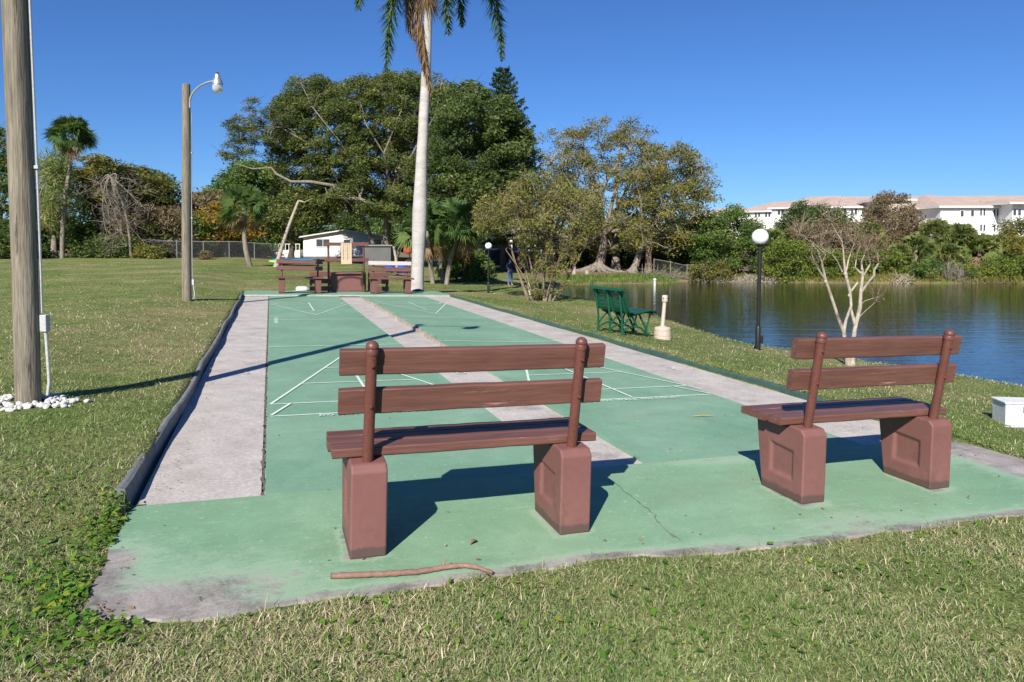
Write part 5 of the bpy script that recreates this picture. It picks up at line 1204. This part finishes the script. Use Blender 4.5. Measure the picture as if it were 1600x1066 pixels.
# person
def skin_mesh(name, verts, edges, mat, parent, sub=1):
    me = bpy.data.meshes.new(name); me.from_pydata([v[:3] for v in verts], edges, []); o = link(bpy.data.objects.new(name, me), parent)
    sk = o.modifiers.new('skin', 'SKIN'); sk.use_smooth_shade = True
    for i, v in enumerate(verts): me.skin_vertices[0].data[i].radius = (v[3], v[4] if len(v) > 4 else v[3])
    me.skin_vertices[0].data[0].use_root = True
    s = o.modifiers.new('sub', 'SUBSURF'); s.levels = sub; s.render_levels = sub; me.materials.append(mat); return o
pb = G(797, 446); kk = (atY(797, 404, pb.y).z-pb.z)/1.72
pr = thing('person', 'person standing by the orange car in blue jeans and a dark navy top', 'person', pb, math.radians(20)); pr.scale = (kk, kk, kk)
VV = [(0, 0, .93, .13, .10), (0, .0, 1.15, .12, .09), (0, .01, 1.38, .14, .09), (0, 0, 1.47, .055), (0, -.01, 1.55, .055), (0, -.015, 1.64, .082, .09), (0, -.01, 1.70, .055),
      (-.17, 0, 1.40, .05), (-.24, -.02, 1.13, .038), (-.16, -.20, 1.05, .028), (-.14, -.25, 1.04, .026, .018),
      (.17, 0, 1.40, .05), (.24, .02, 1.12, .038), (.23, -.08, .88, .028), (.23, -.11, .80, .026, .018),
      (-.09, 0, .84, .09), (-.11, -.02, .48, .058), (-.11, .03, .09, .042), (-.12, -.13, .035, .035), (.09, 0, .84, .09), (.10, -.03, .48, .058), (.12, .03, .09, .042), (.13, -.13, .035, .035)]
ED = [(0, 1), (1, 2), (2, 3), (3, 4), (4, 5), (5, 6), (2, 7), (7, 8), (8, 9), (9, 10), (2, 11), (11, 12), (12, 13), (13, 14), (0, 15), (15, 16), (16, 17), (17, 18), (0, 19), (19, 20), (20, 21), (21, 22)]
for k, (hx, hy, hz, dx, dy, dz) in enumerate(((-.14, -.25, 1.04, .2, -1, -.1), (.23, -.11, .80, 0, -.25, -1))):
    hi = 10 if k == 0 else 14
    for j, ln in enumerate((.062, .072, .068, .055)):
        o_ = (j-1.5)*.017; a = len(VV); sx, sy = (1, .2) if k == 0 else (.2, 1)
        VV.append((hx+dx*ln*.6+o_*sx, hy+dy*ln*.6+o_*sy*.3, hz+dz*ln*.6, .008)); VV.append((hx+dx*ln+o_*sx, hy+dy*ln+o_*sy*.3, hz+dz*ln-.01, .007)); ED += [(hi, a), (a, a+1)]
    a = len(VV); VV.append((hx+.035, hy+dy*.02, hz+dz*.02, .009)); ED.append((hi, a))
skin_mesh('body', VV, ED, M['skin'], pr, 2)
skin_mesh('jeans', [(0, 0, .96, .15, .12), (-.09, 0, .84, .105), (-.11, -.02, .48, .075), (-.11, .03, .09, .062), (.09, 0, .84, .105), (.10, -.03, .48, .075), (.12, .03, .09, .062)], [(0, 1), (1, 2), (2, 3), (0, 4), (4, 5), (5, 6)], M['jeans'], pr)
skin_mesh('shirt', [(0, 0, .95, .15, .12), (0, 0, 1.15, .145, .11), (0, .01, 1.38, .16, .11), (0, 0, 1.45, .07), (-.18, 0, 1.40, .065), (-.24, -.02, 1.15, .054), (-.20, -.12, 1.09, .042), (.18, 0, 1.40, .065), (.24, .02, 1.14, .054), (.235, -.05, .96, .042)], [(0, 1), (1, 2), (2, 3), (2, 4), (4, 5), (5, 6), (2, 7), (7, 8), (8, 9)], M['navy'], pr)
mb = MB(); mb.lathe([(.03, .10), (.07, .085), (.094, .04), (.098, -.01), (.09, -.05), (.06, -.06)], c=(0, .012, 1.655), n=18); mb.build('hair', M['hair'], pr)
mb = MB()
for s in (-1, 1): mb.lathe([(.001, -.008), (.008, 0), (.001, .008)], c=(s*.03, -.098, 1.645), n=8)
mb.build('eyes', M['ink'], pr)

# ------------------------------------------------------------------ the far shore
def veg(name, lab, px, Y, P, mt, seed, n, lv, ls, cr, dep=1.6, cat='bush', group='shrubs along the far shore', **k):
    k.setdefault('nlimb', 7); return make_tree(name, lab, cat, group, Gb(px, Y), Y, P, dep, M[mt], M[k.pop('bark', 'bark_dark')], seed, n_cl=n, mind=k.pop('mind', 9), leaves=lv, lsize=ls, crad=cr, r0=.08, twig=.015, fork=.3, **k)
veg('shore_tree', 'dark green bushy tree at the far shore left of the near globe lamp', 1135, 48, [(1088, 435), (1080, 380), (1098, 345), (1120, 330), (1150, 328), (1180, 345), (1205, 370), (1212, 430), (1150, 440)], 'f_mid', 201, 150, 170, .17, (.6, .4), 2.5, 'tree')
veg('shore_tree', 'dark green tree mass at the far shore below the right oak', 1100, 50, [(1050, 425), (1052, 372), (1080, 352), (1110, 360), (1125, 425)], 'f_dark', 202, 90, 170, .19, (.7, .5), 2, 'tree')
veg('shore_bush', 'yellow green leafy bush right of the near globe lamp pole', 1240, 45.5, [(1192, 442), (1194, 400), (1215, 378), (1250, 380), (1290, 392), (1330, 400), (1338, 442)], 'f_bright', 203, 150, 170, .14, (.5, .3))
veg('shore_tree', 'tall dark green tree behind the small bare tree, before the tan roofs', 1272, 50, [(1205, 410), (1212, 360), (1238, 325), (1262, 312), (1285, 330), (1298, 308), (1318, 335), (1340, 350), (1345, 400), (1300, 412)], 'f_dark', 204, 170, 170, .17, (.6, .4), 2.5, 'tree')
veg('shore_bush', 'thin brown twiggy bush between the dark tree and the roofs, over the small bare tree', 1320, 47, [(1225, 395), (1240, 350), (1290, 345), (1340, 352), (1380, 370), (1390, 405), (1330, 410)], 'f_brown', 205, 90, 80, .14, (.55, .4), 1.5, bark='bark_brown', showtwigs=8)
veg('shore_tree', 'tall brownish half bare tree in front of the white building centre', 1392, 51, [(1342, 410), (1345, 350), (1362, 318), (1385, 305), (1420, 310), (1438, 335), (1440, 380), (1420, 412)], 'f_brown', 206, 140, 130, .17, (.65, .45), 2, 'tree', bark='bark_brown', showtwigs=8)
veg('shore_bush', 'olive undergrowth at the foot of the brownish half bare tree', 1360, 46.5, [(1330, 440), (1338, 402), (1370, 392), (1410, 398), (1425, 440)], 'f_bright', 207, 70, 170, .15, (.5, .35))
veg('shore_bush', 'rounded yellow green bush at the waterline below the fan palms', 1500, 45, [(1482, 442), (1484, 422), (1505, 412), (1530, 420), (1540, 442)], 'f_bright', 208, 44, 170, .13, (.4, .25))
veg('shore_bush', 'green bush at the waterline left of the grey root tangle', 1455, 45, [(1425, 442), (1430, 415), (1450, 405), (1475, 412), (1480, 442)], 'f_mid', 209, 50, 170, .13, (.4, .3))
veg('shore_bush', 'bright green bush at the waterline by the right edge of the picture', 1590, 45, [(1535, 442), (1540, 415), (1565, 402), (1610, 405), (1660, 400), (1668, 442)], 'f_bright', 210, 110, 180, .14, (.45, .35))
veg('shore_tree', 'greyish green tree at the right edge, before the white building', 1590, 49, [(1545, 405), (1550, 375), (1570, 348), (1600, 345), (1640, 330), (1690, 340), (1700, 420), (1600, 420)], 'f_olive', 211, 120, 150, .17, (.6, .4), 2, 'tree', showtwigs=5)
veg('shore_bush', 'yellow tinged bush overhanging the water at the right edge', 1588, 46.8, [(1560, 415), (1565, 385), (1590, 370), (1625, 378), (1640, 418)], 'f_yellow', 212, 60, 170, .15, (.5, .3))
veg('shore_bush', 'dark shrubbery behind the fan palms on the far shore', 1480, 52, [(1410, 432), (1412, 400), (1460, 392), (1530, 396), (1552, 432)], 'f_dark', 213, 110, 170, .2, (.7, .5), 1.5)
veg('shore_bush', 'low grassy olive bush on the far shore left of the near globe lamp', 1115, 46, [(1080, 440), (1085, 418), (1110, 408), (1145, 415), (1150, 440)], 'f_olive', 214, 50, 150, .14, (.45, .3))
for i, (px, py, Y, R, lab) in enumerate(((1432, 385, 47, 1.15, 'leftmost fan palm of the cluster on the far shore'), (1462, 365, 49, 1.3, 'tallest fan palm, centre left of the far shore cluster'), (1498, 372, 48.5, 1.3, 'fan palm in the centre of the far shore cluster'), (1480, 398, 46.5, 1.1, 'low fan palm in front of the far shore cluster'), (1530, 385, 47.5, 1.25, 'rightmost fan palm of the far shore cluster, orange dead leaves'), (1405, 395, 46.8, .9, 'small fan palm left of the far shore cluster'), (1360, 362, 49, 1.0, 'fan palm above the small bare tree'), (1205, 372, 48.5, .95, 'small fan palm behind the near globe lamp'))):
    fan_palm(lab, Gb(px, Y), atY(px, py+6, Y), R*1.12, .12, 300+i, M['f_sabal'], 'fan palms on the far shore', 64, 9, 'fan_palm', lw=.07)
# brush, roots, reeds at the waterline
def tangle(name, lab, x0, x1, Y, n, L_, mt, seed, up=.5, group='dead brush at the far waterline', wd=.02, cat='dead brush'):
    r = np.random.default_rng(seed); b = Gb((x0+x1)/2, Y); root = thing(name, lab, cat, b, 0, group); mb = MB()
    for k in range(n):
        q = Gb(r.uniform(x0, x1), Y+r.uniform(-.8, .8))-b; d = Vector(r.normal(0, 1, 3)); d.z = abs(d.z)*up; d.normalize(); e = q+d*L_*r.uniform(.4, 1.1); m_ = q.lerp(e, .5)+Vector(r.normal(0, .12, 3))*L_
        mb.tube([q, m_, e], [wd, wd*.7, wd*.3], 4, False, r.random())
    mb.build('branches', M[mt], root)
tangle('brush_pile', 'long low pile of dead grey brush at the far waterline behind the near lamp', 1085, 1215, 44.8, 520, .8, 'bark_pale', 401, .35, wd=.022)
tangle('root_tangle', 'grey fan-shaped tangle of dead roots below the fan palms', 1478, 1506, 44.4, 200, 1.1, 'bark_grey', 402, 1.4)
tangle('brush_pile', 'small pile of dead sticks at the waterline right of the small bare tree', 1395, 1425, 44.2, 90, .6, 'bark_pale', 403, .3, wd=.03)
tangle('brush_pile', 'fallen branches on the far bank under the right oak', 1000, 1075, 46.5, 120, 1.1, 'bark_grey', 404, .35, wd=.03)
def reeds(name, x0, x1, Y0, Y1, n, h, mt, seed):
    r = np.random.default_rng(seed); px = r.uniform(x0, x1, n); Y = r.uniform(Y0, Y1, n); a, b_, c = ray(px, np.full(n, 420.)); x = a*Y/b_; d = lake_d(x, Y); k = (d > .05) & (d < 2.6); x, Y = x[k], Y[k]; z = gz(x, Y); n = len(x)
    az = r.uniform(0, 6.28, n); hh = h*r.uniform(.4, 1.1, n); l = r.normal(0, .35, n)*hh; w_ = .03
    P = np.stack([np.stack([x-w_*np.cos(az), Y-w_*np.sin(az), z-.02], -1), np.stack([x+w_*np.cos(az), Y+w_*np.sin(az), z-.02], -1), np.stack([x+l*np.sin(az), Y+l*np.cos(az), z+hh], -1)], 1)
    o = np_mesh(name, P, 3, M[mt], var=np.repeat(r.random(n), 3)); o['kind'] = 'stuff'
reeds('bank_grass', 865, 1085, 36, 48, 16000, .19, 'f_mid', 501)
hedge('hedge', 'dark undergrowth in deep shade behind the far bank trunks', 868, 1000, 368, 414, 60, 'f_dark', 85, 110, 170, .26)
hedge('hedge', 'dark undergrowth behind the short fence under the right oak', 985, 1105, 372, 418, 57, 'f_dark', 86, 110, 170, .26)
reeds('bank_grass', 1085, 1640, 42, 46, 9000, .3, 'f_olive', 502)
# white bird-like marker post in the water
b = atY(1023, 441, 41.0); mk = thing('water_marker', 'small white marker post standing in the lake near the far bank', 'marker post', (b.x, b.y, -1.3))
mb = MB(); mb.tube([(0, 0, 0), (0, 0, .62)], .07, 10); mb.build('post', M['white_paint'], mk); mb = MB(); mb.lathe([(.1, 0), (.11, .06), (.02, .12)], c=(0, 0, .62), n=12); mb.build('cap', M['white_paint'], mk)
for i, (px, Y, h) in enumerate(((897, 47.5, .55), (917, 45.6, .4))):
    b = Gb(px, Y); t = thing('bank_post', ['taller short grey stump post on the far bank', 'shorter grey stump post by the flared trunk roots'][i], 'stump', b, 0, 'stumps on the far bank'); mb = MB(); mb.tube([(0, 0, -.1), (.01, 0, h*.6), (.02, 0, h)], [.16, .14, .11], 10); mb.build('stump', M['bark_pale'], t)
# the small bare tree on the near bank
b = G(1328, 571); Yt = b.y
lp_ = lambda pts: [atY(x, y, Yt+d) for x, y, d in pts]
def pollard():
    r = np.random.default_rng(12); B = Vector(b); root = thing('small_bare_tree', 'small leafless pruned tree with pale forked trunk on the near bank, behind the right bench', 'tree', B); mb = MB()
    A = [([(1326, 573, 0), (1322, 540, 0), (1318, 518, -.02), (1310, 498, -.05), (1296, 455, -.1), (1290, 438, -.12), (1284, 410, -.15)], [.085, .06, .048, .042, .034, .034, .026]),
         ([(1331, 573, 0), (1332, 540, 0), (1336, 512, .04), (1344, 480, .08), (1345, 455, .1), (1348, 432, .12), (1347, 420, .12)], [.085, .06, .052, .048, .042, .038, .034]),
         ([(1318, 518, -.02), (1322, 500, 0), (1330, 478, .05), (1328, 455, .05), (1322, 432, .05), (1320, 420, .05)], [.05, .034, .034, .038, .042, .036]),
         ([(1336, 508, .04), (1330, 485, .1), (1326, 460, .15), (1340, 442, .2)], [.045, .034, .028, .024]),
         ([(1345, 458, .1), (1358, 440, .0), (1366, 430, -.05), (1366, 422, -.05), (1373, 411, -.08)], [.036, .03, .028, .028, .02]),
         ([(1320, 422, .05), (1318, 396, .05), (1316, 378, .05), (1305, 360, .0), (1298, 348, 0)], [.03, .018, .014, .01, .006]),
         ([(1322, 424, .05), (1326, 405, .1), (1334, 382, .15)], [.026, .014, .007]), ([(1316, 425, .05), (1308, 408, 0), (1300, 398, -.1), (1280, 385, -.15)], [.024, .015, .012, .006]),
         ([(1290, 438, -.1), (1278, 420, -.15), (1274, 413, -.15)], [.028, .02, .015]), ([(1284, 410, -.15), (1278, 392, -.1), (1266, 378, -.1), (1248, 363, -.1)], [.018, .013, .009, .005]),
         ([(1284, 412, -.15), (1290, 398, -.2), (1276, 384, -.2), (1262, 372, -.2)], [.016, .01, .007, .004]),
         ([(1347, 422, .1), (1346, 408, .1), (1351, 398, .1)], [.03, .018, .012]), ([(1346, 428, .1), (1336, 418, .1), (1338, 405, .1)], [.03, .018, .012]), ([(1350, 430, .1), (1360, 412, .1), (1357, 402, .1)], [.026, .018, .012]),
         ([(1338, 500, .1), (1350, 488, .15), (1368, 472, .2)], [.014, .009, .004]), ([(1340, 480, .1), (1352, 470, .1), (1378, 462, .2)], [.012, .008, .004])]
    for p, q in A: mb.tube([t-B for t in lp_(p)], [k*.62 for k in q], 10)
    for x, y, d, s in ((1290, 440, -.12, .05), (1321, 428, .05, .055), (1347, 430, .12, .05), (1327, 462, .05, .04)):
        c = atY(x, y, Yt+d)-B; s *= .72; mb.lathe([(.01, -s), (s*.7, -s*.6), (s*.85, 0), (s*.6, s*.7), (.01, s)], c=c, n=8)
    ends = [(1248, 363, -.1), (1262, 372, -.2), (1280, 385, -.15), (1298, 348, 0), (1334, 382, .15), (1373, 411, -.08), (1351, 398, .1), (1338, 405, .1), (1357, 402, .1), (1274, 413, -.15), (1368, 472, .2), (1318, 390, .05), (1300, 398, -.1)]
    mb_main = mb; tw_ = MB(); mb = tw_
    for x, y, d in ends:
        for k in range(9):
            p = atY(x, y, Yt+d)-B; e = p+Vector((r.normal(0, .17), r.normal(0, .17), r.uniform(-.02, .42))); mb.tube([p, p.lerp(e, .5)+Vector(r.normal(0, .015, 3)), e], [.006, .004, .002], 4, False)
            e2 = p.lerp(e, .6)+Vector((r.normal(0, .1), r.normal(0, .1), r.uniform(.0, .16))); mb.tube([p.lerp(e, .5), e2], [.004, .002], 3, False)
    mb = mb_main; mb.build('trunk', M['bark_pale'], root); tq = tw_.build('twigs', M['bark_brown'], root); tq['kind'] = 'stuff'
    n = 260; C = []
    for x, y, d in ends*20: p = atY(x, y-12, Yt+d)-B; C.append(tuple(p+Vector(r.normal(0, .12, 3))))
    Q = leaf_quads(r, np.array(C), .035, .5); np_mesh('crown', Q, 4, M['f_dead'], root, var=np.repeat(r.random(len(C)), 4))
pollard()

# ------------------------------------------------------------------ white apartment building beyond the lake
def wing(root, x0, x1, Y, ey, ry, depth, dy=0, hipl=1., hipr=1., over=.8, wins=(), base=-2., nst=1, lower=True, mat='stucco'):
    A = atY(x0, ey, Y); B_ = atY(x1, ey, Y+dy); R = root.location; ze = (A.z+B_.z)/2; zr = atY((x0+x1)/2, ry, Y+dy/2+depth/2).z
    d = Vector((B_.x-A.x, B_.y-A.y, 0)); L_ = d.length; d.normalize(); nrm = Vector((-d.y, d.x, 0)); O = Vector((A.x, A.y, 0))
    P = lambda t, q, z: O+d*t+nrm*q+Vector((0, 0, z))-Vector(R)
    mb = MB(); mb.add([P(0, 0, base), P(L_, 0, base), P(L_, depth, base), P(0, depth, base), P(0, 0, ze), P(L_, 0, ze), P(L_, depth, ze), P(0, depth, ze)], [(0, 1, 5, 4), (1, 2, 6, 5), (2, 3, 7, 6), (3, 0, 4, 7), (4, 5, 6, 7)]); mb.build('wall', M[mat], root)
    o = over; mb = MB(); hl, hr = min(depth/2*hipl, L_*.46), min(depth/2*hipr, L_*.46)
    mb.add([P(-o, -o, ze), P(L_+o, -o, ze), P(L_+o, depth+o, ze), P(-o, depth+o, ze), P(hl, depth/2, zr), P(L_-hr, depth/2, zr), P(-o, -o, ze+.25), P(L_+o, -o, ze+.25), P(L_+o, depth+o, ze+.25), P(-o, depth+o, ze+.25)],
           [(6, 7, 5, 4), (7, 8, 5), (8, 9, 4, 5), (9, 6, 4)]); mb.build('roof', M['roof'], root)
    mb = MB(); mb.add([P(-o, -o, ze-.12), P(L_+o, -o, ze-.12), P(L_+o, depth+o, ze-.12), P(-o, depth+o, ze-.12), P(-o, -o, ze+.245), P(L_+o, -o, ze+.245), P(L_+o, depth+o, ze+.245), P(-o, depth+o, ze+.245)], [(0, 1, 5, 4), (1, 2, 6, 5), (2, 3, 7, 6), (3, 0, 4, 7), (3, 2, 1, 0)]); mb.build('fascia', M['white_paint'], root)
    for (px, py, wpx, hpx, nm) in wins:
        c = atY(px, py, Y+dy*(px-x0)/(x1-x0)); t = (Vector((c.x, c.y, 0))-O).dot(d); wd = wpx*Y/FP; hh = hpx*Y/FP; z = c.z
        q0 = P(t, -.03, z); wn_ = MB(); R3 = Matrix((d, nrm, Vector((0, 0, 1)))).transposed(); wn_.box(q0, (wd, .05, hh), R3); wo = wn_.build('window', M['glass'], root)
        fb = MB(); f = .09
        for s in (-1, 1): fb.box(q0+d*s*(wd/2+f/2)-nrm*.03, (f, .1, hh+2*f), R3); fb.box(q0+Vector((0, 0, s*(hh/2+f/2)))-nrm*.03, (wd, .1, f), R3)
        for k in range(1, nm): fb.box(q0+d*(wd*(k/nm-.5))-nrm*.04, (.28, .06, hh), R3)
        fb.build('frame', M['stucco'], wo)
p0 = atY(1440, 380, 140)
apt = thing('apartment_building', 'long white three storey apartment building with tan tiled hip roofs beyond the lake', 'building', (p0.x, p0.y, 0))
W3 = [(1503, 334, 4.5, 9, 1), (1519, 333.5, 4.5, 9, 1), (1535, 332, 8, 10, 2), (1556, 332.5, 8, 10, 2), (1535, 356, 8, 10, 2), (1556, 357, 8, 10, 2), (1503, 355, 4.5, 9, 1)]
wing(apt, 1286, 1760, 156, 323.5, 306.5, 24, -6, .5, .2, wins=[(x, 331, 9, 9, 2) for x in range(1300, 1436, 17)]+[(x, 352, 9, 9, 2) for x in range(1300, 1436, 17)])
wing(apt, 1470, 1566, 140, 324, 304.5, 30, 0, .8, .8, wins=W3)
wing(apt, 1436, 1471, 147, 327, 316, 12, -1, .0, .0, wins=[(1444, 334, 11, 9, 2), (1461, 334, 11, 9, 2), (1446, 355, 11, 9, 2), (1463, 355, 11, 9, 2)])
wing(apt, 1566, 1680, 146, 329, 314, 14, 0, .0, .5, wins=[(1571, 332, 6, 9, 1), (1640, 332, 9, 10, 2)])
wing(apt, 1582, 1604, 136, 318.5, 311, 10, 0, 1, 1, 1.6, wins=[(1585, 332, 4.5, 9, 1), (1592.5, 332, 4.5, 9, 1), (1599, 352, 4.5, 9, 1)])
wing(apt, 1377, 1424, 148, 313, 306, 8, 0, 1, 1, .8, mat='beige')
wing(apt, 1206, 1300, 176, 325, 308.5, 24, -8, .6, .0, wins=[(x, 332, 9, 7, 2) for x in range(1220, 1290, 17)])
wing(apt, 1154, 1230, 194, 331, 316, 24, -8, .6, .0, wins=[(x, 336, 8, 6, 2) for x in range(1168, 1210, 16)])
wing(apt, 1080, 1180, 212, 337.5, 326, 24, -8, .5, .0, wins=[(x, 342, 7, 5, 2) for x in range(1090, 1158, 16)])
# far wood filling the horizon
def far_wood(name, x0, x1, Y, ytop, n, mt, seed, ls=.8, amp=8):
    r = np.random.default_rng(seed); px = r.uniform(x0, x1, n); t = 382-(382-ytop+amp*np.sin(px*.05+seed)+amp*.6*np.sin(px*.13))*r.random(n)**.7+14*r.random(n)
    Yy = Y+r.uniform(-6, 6, n); a, b_, c = ray(px, t); k = Yy/b_; C = np.stack([a*k, Yy, H+c*k], -1)
    o = np_mesh(name, leaf_quads(r, C, ls, .55, .2), 4, M[mt], var=np.repeat(np.clip(.45+.35*np.sin(px*.21)+r.normal(0, .15, n), 0, 1), 4)); o['kind'] = 'stuff'
far_wood('distant_wood', -500, 480, 92, 340, 30000, 'f_dark', 601, .9)
far_wood('distant_wood', 400, 1130, 100, 352, 22000, 'f_dark', 602, .9)
far_wood('distant_wood', 1050, 2300, 76, 372, 26000, 'f_mid', 603, .6, 4)
